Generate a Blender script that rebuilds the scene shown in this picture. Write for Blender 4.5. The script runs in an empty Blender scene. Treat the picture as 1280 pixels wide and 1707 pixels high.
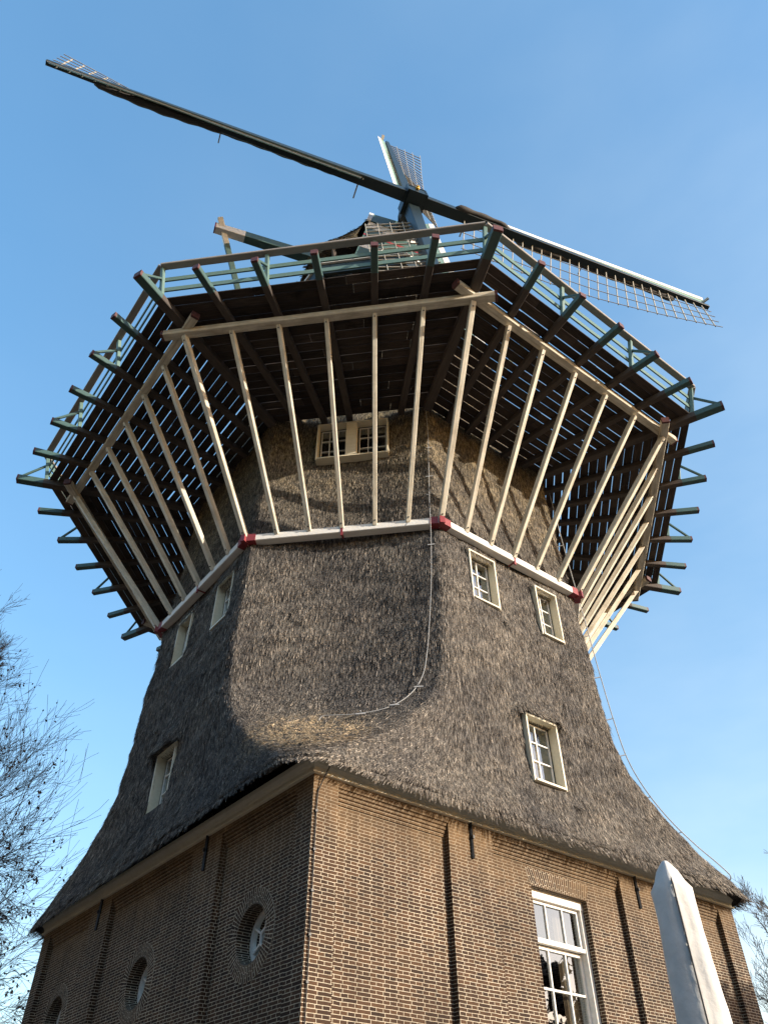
import bpy, math, random
import numpy as np
from mathutils import Vector, Matrix, noise

random.seed(7); RNG = np.random.default_rng(11)
sc = bpy.context.scene
R = math.radians

# ------------------------------------------------------------------ camera
CAMP = (1.9639, -17.0748, 1.0671)
cam_d = bpy.data.cameras.new("camera"); cam = bpy.data.objects.new("camera", cam_d)
sc.collection.objects.link(cam); sc.camera = cam
yaw, pit, rol = -0.1020, 0.7541, -0.0076
fw = Vector((math.sin(yaw)*math.cos(pit), math.cos(yaw)*math.cos(pit), math.sin(pit)))
rt = Vector((math.cos(yaw), -math.sin(yaw), 0)); up = rt.cross(fw)
r2 = rt*math.cos(rol)+up*math.sin(rol); u2 = -rt*math.sin(rol)+up*math.cos(rol)
M = Matrix((r2, u2, -fw)).transposed().to_4x4(); M.translation = Vector(CAMP)
cam.matrix_world = M
cam_d.sensor_fit = 'HORIZONTAL'; cam_d.sensor_width = 36.0
cam_d.lens = 1293.2/1280*36.0
cam_d.clip_start = 0.05; cam_d.clip_end = 2000

# ------------------------------------------------------------------ light
SUN_AZ, SUN_EL = -19.0, 15.0          # azimuth from +X (counter clockwise), elevation
w = bpy.data.worlds.new("World"); sc.world = w; w.use_nodes = True
nt = w.node_tree
sky = nt.nodes.new("ShaderNodeTexSky"); sky.sky_type = 'NISHITA'; sky.sun_disc = False
sky.sun_elevation = R(SUN_EL); sky.sun_rotation = R(90.0-SUN_AZ)
sky.air_density = 1.0; sky.dust_density = 0.5; sky.ozone_density = 0.7; sky.altitude = 0
bg = nt.nodes["Background"]; bg.inputs[1].default_value = 0.15
gm = nt.nodes.new("ShaderNodeGamma"); gm.inputs[1].default_value = 0.60
hs = nt.nodes.new("ShaderNodeHueSaturation"); hs.inputs['Saturation'].default_value = 1.78; hs.inputs['Value'].default_value = 1.2; hs.inputs['Hue'].default_value = 0.502
nt.links.new(sky.outputs[0], gm.inputs[0]); nt.links.new(gm.outputs[0], hs.inputs['Color']); 
# a little thin high haze, drifting over the right half of the sky
tcw = nt.nodes.new("ShaderNodeTexCoord"); mpw = nt.nodes.new("ShaderNodeMapping"); mpw.inputs['Scale'].default_value = (1.2, 1.2, 3.0)
nzw = nt.nodes.new("ShaderNodeTexNoise"); nzw.inputs['Scale'].default_value = 1.6; nzw.inputs['Detail'].default_value = 6
rpw = nt.nodes.new("ShaderNodeValToRGB"); rpw.color_ramp.elements[0].position = 0.30; rpw.color_ramp.elements[1].position = 0.75
mxw = nt.nodes.new("ShaderNodeMix"); mxw.data_type = 'RGBA'; mxw.blend_type = 'MULTIPLY'; mxw.inputs[7].default_value = (2.3, 1.5, 1.16, 1)
nt.links.new(tcw.outputs['Generated'], mpw.inputs[0]); nt.links.new(mpw.outputs[0], nzw.inputs['Vector']); nt.links.new(nzw.outputs[0], rpw.inputs[0])
sxw = nt.nodes.new("ShaderNodeSeparateXYZ"); mrw = nt.nodes.new("ShaderNodeMapRange"); mrw.inputs[1].default_value = -0.35; mrw.inputs[2].default_value = 0.55; mrw.inputs[3].default_value = 0.15; mrw.inputs[4].default_value = 1.0
mmw = nt.nodes.new("ShaderNodeMath"); mmw.operation = 'MULTIPLY'
nt.links.new(tcw.outputs['Generated'], sxw.inputs[0]); nt.links.new(sxw.outputs[0], mrw.inputs[0]); nt.links.new(mrw.outputs[0], mmw.inputs[0]); nt.links.new(rpw.outputs[0], mmw.inputs[1]); nt.links.new(mmw.outputs[0], mxw.inputs[0]); nt.links.new(hs.outputs[0], mxw.inputs[6]); nt.links.new(mxw.outputs[2], bg.inputs[0])
sl = bpy.data.lights.new("sun", 'SUN'); so = bpy.data.objects.new("sun", sl); sc.collection.objects.link(so)
sl.energy = 2.7; sl.angle = R(0.5); sl.color = (1.0, 0.915, 0.79)
sd = Vector((math.cos(R(SUN_EL))*math.cos(R(SUN_AZ)), math.cos(R(SUN_EL))*math.sin(R(SUN_AZ)), math.sin(R(SUN_EL))))
so.rotation_euler = sd.to_track_quat('Z', 'Y').to_euler(); so.location = (30, -20, 40)
vs = sc.view_settings; vs.view_transform = 'Standard'; vs.look = 'None'; vs.gamma = 1; vs.exposure = 1.62
vs.use_curve_mapping = False

GZ = -0.55                             # ground level
ROT, GX, GY = -0.0255, -0.0304, -0.0036   # turn and centre of the octagon
BX, BY = -0.0603, -7.0+0.024           # front corner of the brick base
DB = 7.0

# ------------------------------------------------------------------ materials
class NT:
    def __init__(s, name):
        s.m = bpy.data.materials.new(name); s.m.use_nodes = True; s.t = s.m.node_tree; s.n = s.t.nodes; s.l = s.t.links
        s.b = s.n["Principled BSDF"]
    def new(s, typ, **kw):
        n = s.n.new(typ)
        for k, v in kw.items(): setattr(n, k, v)
        return n
    def link(s, a, b): s.l.new(a, b)
    def coord(s, kind='Object', scale=(1, 1, 1), rnd=False):
        tc = s.new("ShaderNodeTexCoord"); mp = s.new("ShaderNodeMapping"); mp.inputs['Scale'].default_value = scale
        s.link(tc.outputs[kind], mp.inputs[0])
        if rnd:
            oi = s.new("ShaderNodeObjectInfo"); ml = s.new("ShaderNodeMath", operation='MULTIPLY'); ml.inputs[1].default_value = 57.0
            s.link(oi.outputs['Random'], ml.inputs[0]); cx = s.new("ShaderNodeCombineXYZ")
            s.link(ml.outputs[0], cx.inputs[0]); s.link(ml.outputs[0], cx.inputs[1]); s.link(cx.outputs[0], mp.inputs['Location'])
        return mp.outputs[0]
    def noise(s, vec, scale, detail=4, rough=0.55):
        n = s.new("ShaderNodeTexNoise"); n.inputs['Scale'].default_value = scale; n.inputs['Detail'].default_value = detail
        n.inputs['Roughness'].default_value = rough; s.link(vec, n.inputs['Vector']); return n.outputs[0]
    def ramp(s, fac, stops):
        r = s.new("ShaderNodeValToRGB"); e = r.color_ramp.elements
        while len(e) < len(stops): e.new(0.5)
        for el, (p, c) in zip(e, stops):
            el.position = p; el.color = (*c, 1) if len(c) == 3 else c
        s.link(fac, r.inputs[0]); return r.outputs[0]
    def mix(s, fac, a, b, mode='MIX'):
        m = s.new("ShaderNodeMix", data_type='RGBA', blend_type=mode)
        for sock, v in ((m.inputs[0], fac), (m.inputs[6], a), (m.inputs[7], b)):
            if isinstance(v, (int, float)): sock.default_value = v
            elif isinstance(v, tuple): sock.default_value = (*v, 1)
            else: s.link(v, sock)
        return m.outputs[2]
    def math(s, op, a, b=0.0, clamp=False):
        m = s.new("ShaderNodeMath", operation=op, use_clamp=clamp)
        for sock, v in ((m.inputs[0], a), (m.inputs[1], b)):
            if isinstance(v, (int, float)): sock.default_value = v
            else: s.link(v, sock)
        return m.outputs[0]
    def bump(s, h, strength=0.5, dist=0.02):
        b = s.new("ShaderNodeBump"); b.inputs['Strength'].default_value = strength; b.inputs['Distance'].default_value = dist
        s.link(h, b.inputs['Height']); s.link(b.outputs[0], s.b.inputs['Normal'])
    def done(s, col=None, rough=0.6, spec=0.4):
        if col is not None:
            if isinstance(col, tuple): s.b.inputs['Base Color'].default_value = (*col, 1)
            else: s.link(col, s.b.inputs['Base Color'])
        if isinstance(rough, (int, float)): s.b.inputs['Roughness'].default_value = rough
        else: s.link(rough, s.b.inputs['Roughness'])
        s.b.inputs['Specular IOR Level'].default_value = spec
        return s.m

def paint(name, c, dirt=(0.5, 0.45, 0.38), amt=0.35, rough=0.5, grain=True):
    t = NT(name); v = t.coord('Object', (0.7, 9, 9), True); g = t.noise(v, 2.2, 6, 0.65)
    v2 = t.coord('Object', (1, 1, 1), True); b = t.noise(v2, 3.0, 4, 0.6)
    dk = tuple(a*d for a, d in zip(c, dirt))
    f = t.math('MULTIPLY', t.ramp(g, [(0.42, (0, 0, 0)), (0.72, (1, 1, 1))]), amt)
    col = t.mix(f, c, dk)
    f2 = t.math('MULTIPLY', t.ramp(b, [(0.45, (0, 0, 0)), (0.8, (1, 1, 1))]), amt*0.8)
    col = t.mix(f2, col, dk)
    if grain: t.bump(g, 0.25, 0.01)
    return t.done(col, rough)

M_CREAM = paint("weathered_cream_paint", (0.62, 0.565, 0.45), (0.48, 0.43, 0.37), 0.85)
M_WFRAME = paint("cream_window_paint", (0.67, 0.605, 0.455), (0.7, 0.62, 0.5), 0.3, 0.4)
M_WHITE = paint("white_paint", (0.74, 0.71, 0.65), (0.6, 0.55, 0.5), 0.35, 0.4)
M_GREEN = paint("green_paint", (0.055, 0.102, 0.092), (0.6, 0.62, 0.6), 0.4, 0.45)
M_DGREEN = paint("dark_green_paint", (0.012, 0.022, 0.026), (0.6, 0.6, 0.6), 0.4, 0.4)
M_PGREEN = paint("pale_green_paint", (0.20, 0.30, 0.24), (0.6, 0.6, 0.6), 0.4, 0.45)
M_RED = paint("oxblood_paint", (0.23, 0.036, 0.04), (0.6, 0.6, 0.6), 0.4, 0.4)
M_DRED = paint("faded_red_paint", (0.10, 0.036, 0.033), (0.6, 0.6, 0.6), 0.5, 0.6)
M_BWOOD = paint("brown_timber", (0.075, 0.058, 0.047), (0.45, 0.42, 0.4), 0.7, 0.75)
M_MID = paint("grey_green_paint", (0.12, 0.19, 0.165), (0.6, 0.62, 0.6), 0.4, 0.4)
M_RAIL = paint("weathered_rail", (0.30, 0.265, 0.235), (0.6, 0.6, 0.6), 0.5, 0.6)
M_IRON = paint("black_iron", (0.02, 0.02, 0.02), (0.6, 0.5, 0.4), 0.4, 0.5)
M_ZINC = paint("grey_metal", (0.42, 0.42, 0.41), (0.6, 0.6, 0.6), 0.4, 0.4)
M_LATH = paint("pale_lath", (0.40, 0.37, 0.31), (0.6, 0.55, 0.5), 0.5, 0.6)
M_CLOTH = paint("tarred_canvas", (0.045, 0.04, 0.036), (0.5, 0.5, 0.5), 0.5, 0.8)
M_YELLOW = paint("gold_paint", (0.75, 0.42, 0.03), (0.7, 0.6, 0.5), 0.2, 0.35)

def mat_plank():
    t = NT("dark_deck_planks"); v = t.coord('UV', (1, 1, 1)); g = t.noise(t.coord('UV', (0.8, 12, 1)), 3, 6, 0.65)
    b = t.noise(v, 1.1, 5, 0.6)
    gi = t.new("ShaderNodeNewGeometry")
    col = t.ramp(g, [(0.3, (0.026, 0.021, 0.018)), (0.7, (0.076, 0.058, 0.047))])
    rr = t.ramp(gi.outputs['Random Per Island'], [(0, (0.55, 0.55, 0.55)), (1, (1.25, 1.2, 1.15))])
    col = t.mix(1.0, col, rr, 'MULTIPLY')
    st = t.ramp(b, [(0.60, (1, 1, 1)), (0.72, (0.35, 0.33, 0.33))])
    col = t.mix(1.0, col, st, 'MULTIPLY'); t.bump(g, 0.4, 0.01)
    return t.done(col, 0.85, 0.2)
M_PLANK = mat_plank()

def mat_brick(name="brown_brickwork", mortar=0.0042):
    t = NT(name); v = t.coord('UV')
    def br(c1, c2, mo):
        b = t.new("ShaderNodeTexBrick"); b.offset = 0.25; b.offset_frequency = 2; b.squash = 0.5; b.squash_frequency = 2
        t.link(wv, b.inputs['Vector']); b.inputs['Scale'].default_value = 1.0
        b.inputs['Brick Width'].default_value = 0.217; b.inputs['Row Height'].default_value = 0.0455
        b.inputs['Mortar Size'].default_value = mortar; b.inputs['Mortar Smooth'].default_value = 0.15; b.inputs['Bias'].default_value = 0.0
        b.inputs['Color1'].default_value = (*c1, 1); b.inputs['Color2'].default_value = (*c2, 1); b.inputs['Mortar'].default_value = (*mo, 1)
        return b
    # slightly uneven courses
    nz = t.new("ShaderNodeTexNoise"); nz.inputs['Scale'].default_value = 7; t.link(v, nz.inputs['Vector'])
    sb = t.new("ShaderNodeVectorMath", operation='SUBTRACT'); sb.inputs[1].default_value = (0.5, 0.5, 0.5); t.link(nz.outputs[1], sb.inputs[0])
    scv = t.new("ShaderNodeVectorMath", operation='SCALE'); scv.inputs['Scale'].default_value = 0.011; t.link(sb.outputs[0], scv.inputs[0])
    ad = t.new("ShaderNodeVectorMath", operation='ADD'); t.link(v, ad.inputs[0]); t.link(scv.outputs[0], ad.inputs[1]); wv = ad.outputs[0]
    b = br((0.030, 0.016, 0.009), (0.082, 0.043, 0.021), (0.52, 0.46, 0.355))
    big = t.noise(v, 0.55, 5, 0.6); fine = t.noise(v, 38, 3, 0.7); mid = t.noise(v, 6, 3, 0.6)
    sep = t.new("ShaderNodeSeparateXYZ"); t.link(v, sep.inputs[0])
    # brick blends to a paler tan towards the cornice
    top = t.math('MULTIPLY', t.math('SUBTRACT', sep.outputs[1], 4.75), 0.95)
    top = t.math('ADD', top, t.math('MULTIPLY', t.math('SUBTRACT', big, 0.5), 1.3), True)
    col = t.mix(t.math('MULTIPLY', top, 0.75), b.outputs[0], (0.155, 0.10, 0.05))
    dkn = t.ramp(big, [(0.35, (0.72, 0.70, 0.68)), (0.6, (1.05, 1.03, 1.0))])
    col = t.mix(1.0, col, dkn, 'MULTIPLY')
    col = t.mix(1.0, col, t.ramp(fine, [(0.3, (0.75, 0.75, 0.75)), (0.7, (1.15, 1.15, 1.15))]), 'MULTIPLY')
    col = t.mix(1.0, col, t.ramp(mid, [(0.3, (0.78, 0.76, 0.74)), (0.65, (1.1, 1.1, 1.1))]), 'MULTIPLY')
    stv = t.new("ShaderNodeMapping"); stv.inputs['Scale'].default_value = (2.0, 0.35, 1); t.link(v, stv.inputs[0])
    strk = t.noise(stv.outputs[0], 1.6, 4, 0.6)
    col = t.mix(1.0, col, t.ramp(strk, [(0.34, (0.82, 0.81, 0.80)), (0.52, (1.0, 1.0, 1.0)), (0.76, (1.08, 1.07, 1.05))]), 'MULTIPLY')
    h = t.math('ADD', t.math('MULTIPLY', b.outputs[1], -0.7), t.math('MULTIPLY', fine, 0.35))
    t.bump(h, 0.7, 0.008)
    return t.done(col, 0.85, 0.25)
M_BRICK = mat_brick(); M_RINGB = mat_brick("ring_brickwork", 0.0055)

def mat_thatch(name, stalk):
    t = NT(name); tc = t.new("ShaderNodeTexCoord")
    v = t.coord('Object', (1, 1, 1)); vs_ = t.coord('Object', (1, 1, 0.16))
    big = t.noise(v, 0.9, 5, 0.6); mid = t.noise(v, 4.5, 4, 0.6); fib = t.noise(vs_, 55, 4, 0.7)
    sep = t.new("ShaderNodeSeparateXYZ"); t.link(tc.outputs['Object'], sep.inputs[0])
    if stalk:
        gi = t.new("ShaderNodeNewGeometry")
        col = t.ramp(gi.outputs['Random Per Island'], [(0.0, (0.066, 0.058, 0.05)), (0.4, (0.168, 0.148, 0.128)), (0.75, (0.265, 0.236, 0.204)), (1.0, (0.40, 0.36, 0.315))])
    else:
        col = t.ramp(fib, [(0.32, (0.05, 0.046, 0.042)), (0.55, (0.15, 0.138, 0.125)), (0.75, (0.28, 0.26, 0.235))])
    fib2 = t.noise(t.coord('Object', (1, 1, 0.13)), 44, 3, 0.65)
    col = t.mix(1.0, col, t.ramp(fib2, [(0.36, (0.20, 0.20, 0.21)), (0.5, (0.92, 0.92, 0.92)), (0.63, (1.75, 1.72, 1.68))]), 'MULTIPLY')
    col = t.mix(1.0, col, t.ramp(big, [(0.32, (0.62, 0.62, 0.64)), (0.65, (1.12, 1.08, 1.02))]), 'MULTIPLY')
    col = t.mix(1.0, col, t.ramp(mid, [(0.3, (0.74, 0.74, 0.75)), (0.65, (1.08, 1.08, 1.06))]), 'MULTIPLY')
    # mossy ochre straw high up under the gallery
    hi = t.math('MULTIPLY', t.math('SUBTRACT', sep.outputs[2], 12.3), 0.33, True)
    hi = t.math('MULTIPLY', hi, t.ramp(mid, [(0.3, (0.35, 0.35, 0.35)), (0.7, (1, 1, 1))]))
    col = t.mix(hi, col, t.mix(1.0, col, (1.4, 1.22, 0.80), 'MULTIPLY'))
    # worn ochre straw above the front corner, with a sunlit fringe painted in
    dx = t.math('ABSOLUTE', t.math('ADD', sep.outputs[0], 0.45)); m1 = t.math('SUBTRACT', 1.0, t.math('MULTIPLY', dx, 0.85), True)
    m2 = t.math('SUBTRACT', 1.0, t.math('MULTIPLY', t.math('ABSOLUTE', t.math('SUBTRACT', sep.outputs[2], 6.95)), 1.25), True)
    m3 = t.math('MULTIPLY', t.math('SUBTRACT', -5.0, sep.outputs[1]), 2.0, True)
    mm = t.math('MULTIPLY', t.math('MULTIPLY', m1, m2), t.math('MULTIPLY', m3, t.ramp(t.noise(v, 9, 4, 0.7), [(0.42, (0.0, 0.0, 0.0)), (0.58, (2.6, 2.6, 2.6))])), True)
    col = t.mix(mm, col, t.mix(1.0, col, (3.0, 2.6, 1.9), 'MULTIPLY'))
    if not stalk:
        hgt = t.math('ADD', fib, t.math('MULTIPLY', mid, 0.6)); t.bump(hgt, 1.0, 0.05)
    return t.done(col, 0.9, 0.15)
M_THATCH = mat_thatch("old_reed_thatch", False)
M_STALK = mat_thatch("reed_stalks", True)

def mat_glass(name="window_glass", fb=0.22):
    t = NT(name); out = t.n["Material Output"]
    gl = t.new("ShaderNodeBsdfGlossy"); gl.inputs['Roughness'].default_value = 0.01; gl.inputs['Color'].default_value = (0.9, 0.95, 0.95, 1)
    tr = t.new("ShaderNodeBsdfTransparent"); tr.inputs['Color'].default_value = (0.75, 0.8, 0.78, 1)
    nz = t.noise(t.coord('Object', (1, 1, 1)), 2.2, 2, 0.5); bm = t.new("ShaderNodeBump"); bm.inputs['Strength'].default_value = 0.12; bm.inputs['Distance'].default_value = 0.02
    t.link(nz, bm.inputs['Height']); t.link(bm.outputs[0], gl.inputs['Normal'])
    fr = t.new("ShaderNodeFresnel"); fr.inputs['IOR'].default_value = 1.5
    f = t.math('ADD', t.math('MULTIPLY', fr.outputs[0], 2.2), fb, True)
    mx = t.new("ShaderNodeMixShader"); t.link(f, mx.inputs[0]); t.link(tr.outputs[0], mx.inputs[1]); t.link(gl.outputs[0], mx.inputs[2])
    t.link(mx.outputs[0], out.inputs[0]); return t.m
M_GLASS = mat_glass(); M_DGLASS = mat_glass("dim_window_glass", 0.0)

def mat_simple(name, c1, c2, sc_=4, rough=0.8, kind='Object', bump=0.3, dist=0.01):
    t = NT(name); g = t.noise(t.coord(kind), sc_, 6, 0.6)
    col = t.ramp(g, [(0.3, c1), (0.7, c2)]); t.bump(g, bump, dist); return t.done(col, rough, 0.3)
M_GROUND = mat_simple("brick_paving", (0.05, 0.043, 0.038), (0.11, 0.095, 0.082), 3)
M_CURTAIN = mat_simple("brown_curtain", (0.16, 0.11, 0.075), (0.26, 0.19, 0.13), 6)
M_DARK = mat_simple("dark_interior", (0.02, 0.018, 0.016), (0.035, 0.03, 0.028), 2)
M_BARK = mat_simple("grey_bark", (0.06, 0.043, 0.034), (0.17, 0.125, 0.095), 9, 0.9)
M_COVER = mat_simple("off_white_canvas", (0.50, 0.485, 0.45), (0.66, 0.64, 0.60), 3.5, 0.95, bump=0.6, dist=0.03)
M_SEAM = mat_simple("dark_seam", (0.03, 0.03, 0.03), (0.05, 0.05, 0.05), 5)
def mat_leaf():
    t = NT("withered_leaves"); gi = t.new("ShaderNodeNewGeometry")
    col = t.ramp(gi.outputs['Random Per Island'], [(0, (0.02, 0.014, 0.012)), (0.5, (0.065, 0.035, 0.022)), (0.85, (0.15, 0.07, 0.032)), (1, (0.06, 0.052, 0.03))])
    return t.done(col, 0.7, 0.3)
M_LEAF = mat_leaf()

# ------------------------------------------------------------------ mesh helpers
class MB:
    def __init__(s): s.v = []; s.f = []; s.uv = []; s.mi = []
    def face(s, pts, uv=None, mi=0):
        i = len(s.v); s.v += [tuple(p) for p in pts]; s.f.append(tuple(range(i, i+len(pts)))); s.uv.append(uv); s.mi.append(mi)
    def box(s, c, ax, ay, az, mi=0):      # centre and three half vectors
        c, ax, ay, az = Vector(c), Vector(ax), Vector(ay), Vector(az); i = len(s.v)
        for k in (-1, 1):
            for j in (-1, 1):
                for h in (-1, 1): s.v.append(tuple(c+ax*h+ay*j+az*k))
        for q in ((0, 2, 3, 1), (4, 5, 7, 6), (0, 1, 5, 4), (2, 6, 7, 3), (0, 4, 6, 2), (1, 3, 7, 5)):
            s.f.append(tuple(i+a for a in q)); s.uv.append(None); s.mi.append(mi)
    def bar(s, p0, p1, w_, h_, upv=(0, 0, 1), mi=0):
        p0, p1 = Vector(p0), Vector(p1); d = p1-p0; x = d.normalized(); u = Vector(upv)
        y = u.cross(x)
        if y.length < 1e-4: y = Vector((1, 0, 0)).cross(x)
        y.normalize(); z = x.cross(y)
        s.box((p0+p1)/2, d/2, y*w_/2, z*h_/2, mi)
    def tube(s, pts, rad, n=6, mi=0, cap=True):
        pts = [Vector(p) for p in pts]; rings = []
        ref = None
        for i, p in enumerate(pts):
            d = (pts[min(i+1, len(pts)-1)]-pts[max(i-1, 0)]).normalized()
            if ref is None: ref = d.orthogonal().normalized()
            a = (ref-d*ref.dot(d))
            a = a.normalized() if a.length > 1e-5 else d.orthogonal().normalized()
            ref = a; b = d.cross(a); r_ = rad[i] if hasattr(rad, '__len__') else rad
            k = len(s.v); rings.append(k)
            for j in range(n):
                t = 2*math.pi*j/n; s.v.append(tuple(p+(a*math.cos(t)+b*math.sin(t))*r_))
        for k0, k1 in zip(rings, rings[1:]):
            for j in range(n):
                s.f.append((k0+j, k0+(j+1) % n, k1+(j+1) % n, k1+j)); s.uv.append(None); s.mi.append(mi)
        if cap:
            s.f.append(tuple(rings[0]+j for j in range(n))[::-1]); s.uv.append(None); s.mi.append(mi)
            s.f.append(tuple(rings[-1]+j for j in range(n))); s.uv.append(None); s.mi.append(mi)
    def build(s, name, mats, parent=None, smooth=False, origin=None):
        if not isinstance(mats, (list, tuple)): mats = [mats]
        o_ = Vector(origin) if origin is not None else Vector((0, 0, 0))
        me = bpy.data.meshes.new(name)
        vv = [tuple(Vector(p)-o_) for p in s.v] if origin is not None else s.v
        me.from_pydata(vv, [], s.f)
        for m_ in mats: me.materials.append(m_)
        if any(s.mi): me.polygons.foreach_set('material_index', s.mi)
        if any(u is not None for u in s.uv):
            ul = me.uv_layers.new(name="UVMap"); flat = []
            for f_, u in zip(s.f, s.uv):
                for k in range(len(f_)): flat += list(u[k]) if u is not None else [0, 0]
            ul.data.foreach_set('uv', flat)
        if smooth: me.polygons.foreach_set('use_smooth', [True]*len(s.f))
        me.update()
        o = bpy.data.objects.new(name, me); sc.collection.objects.link(o)
        o.location = o_
        if parent is not None:
            o.parent = parent
            if parent.type == 'EMPTY': o.location = o_-parent.location
            else: o.location = o_-parent['org'] if False else o_
        return o

def top(o, label, cat, group=None, kind=None):
    o['label'] = label; o['category'] = cat
    if group: o['group'] = group
    if kind: o['kind'] = kind
    return o
def empty(name, loc, label, cat, group=None):
    o = bpy.data.objects.new(name, None); sc.collection.objects.link(o); o.location = loc; o.empty_display_size = 0.3
    return top(o, label, cat, group)

def beam(name, p0, p1, w_, h_, mats, parent, upv=(0, 0, 1), cuts=None, taper=None):
    """a timber as an object with its own frame, X along its length; cuts = [(end, slot), ...] in metres"""
    p0, p1 = Vector(p0), Vector(p1); d = p1-p0; L = d.length; x = d/L; y = Vector(upv).cross(x).normalized(); z = x.cross(y)
    mb = MB(); cuts = cuts or [(L, 0)]; a = 0.0
    t0, t1 = taper or (1, 1); b_ = min(0.012, w_*0.12)
    stations = [0.0]+[c_[0] for c_ in cuts]
    prof = lambda k: [(-w_/2*k+b_, -h_/2*k), (w_/2*k-b_, -h_/2*k), (w_/2*k, -h_/2*k+b_), (w_/2*k, h_/2*k-b_), (w_/2*k-b_, h_/2*k), (-w_/2*k+b_, h_/2*k), (-w_/2*k, h_/2*k-b_), (-w_/2*k, -h_/2*k+b_)]
    n = 8
    for i, s_ in enumerate(stations):
        k = t0+(t1-t0)*s_/L
        for (py, pz) in prof(k): mb.v.append((s_, py, pz))
    for i in range(len(stations)-1):
        for j in range(n):
            mb.f.append((i*n+j, i*n+(j+1) % n, (i+1)*n+(j+1) % n, (i+1)*n+j)[::-1]); mb.uv.append(None); mb.mi.append(cuts[i][1])
    mb.f.append(tuple(range(n))); mb.uv.append(None); mb.mi.append(cuts[0][1])
    mb.f.append(tuple((len(stations)-1)*n+j for j in range(n))[::-1]); mb.uv.append(None); mb.mi.append(cuts[-1][1])
    mb.f = [f_[::-1] for f_ in mb.f]
    o = mb.build(name, mats)
    mw = Matrix((x, y, z)).transposed().to_4x4(); mw.translation = p0
    if parent is not None:
        o.parent = parent
        if parent.type == 'EMPTY': mw.translation = p0-parent.location
    o.matrix_local = mw
    return o

def oct_az(k): return R(-112.5+45*k)+ROT
def oc(rad, k, z):
    a = oct_az(k); return Vector((GX+rad*math.cos(a), GY+rad*math.sin(a), z))
def face_fr(az):
    a = R(az)+ROT; n = Vector((math.cos(a), math.sin(a), 0)); return n, Vector((-n.y, n.x, 0))
CEN = Vector((GX, GY, 0))

# ------------------------------------------------------------------ ground
g = MB(); g.face([(-700, -700, GZ), (700, -700, GZ), (700, 700, GZ), (-700, 700, GZ)])
go = g.build("ground", M_GROUND); go['kind'] = 'structure'

MILL = empty("windmill", (0, 0, GZ), "brown brick windmill with dark thatched tower, timber gallery on cream struts and turning sails", "windmill")

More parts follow.
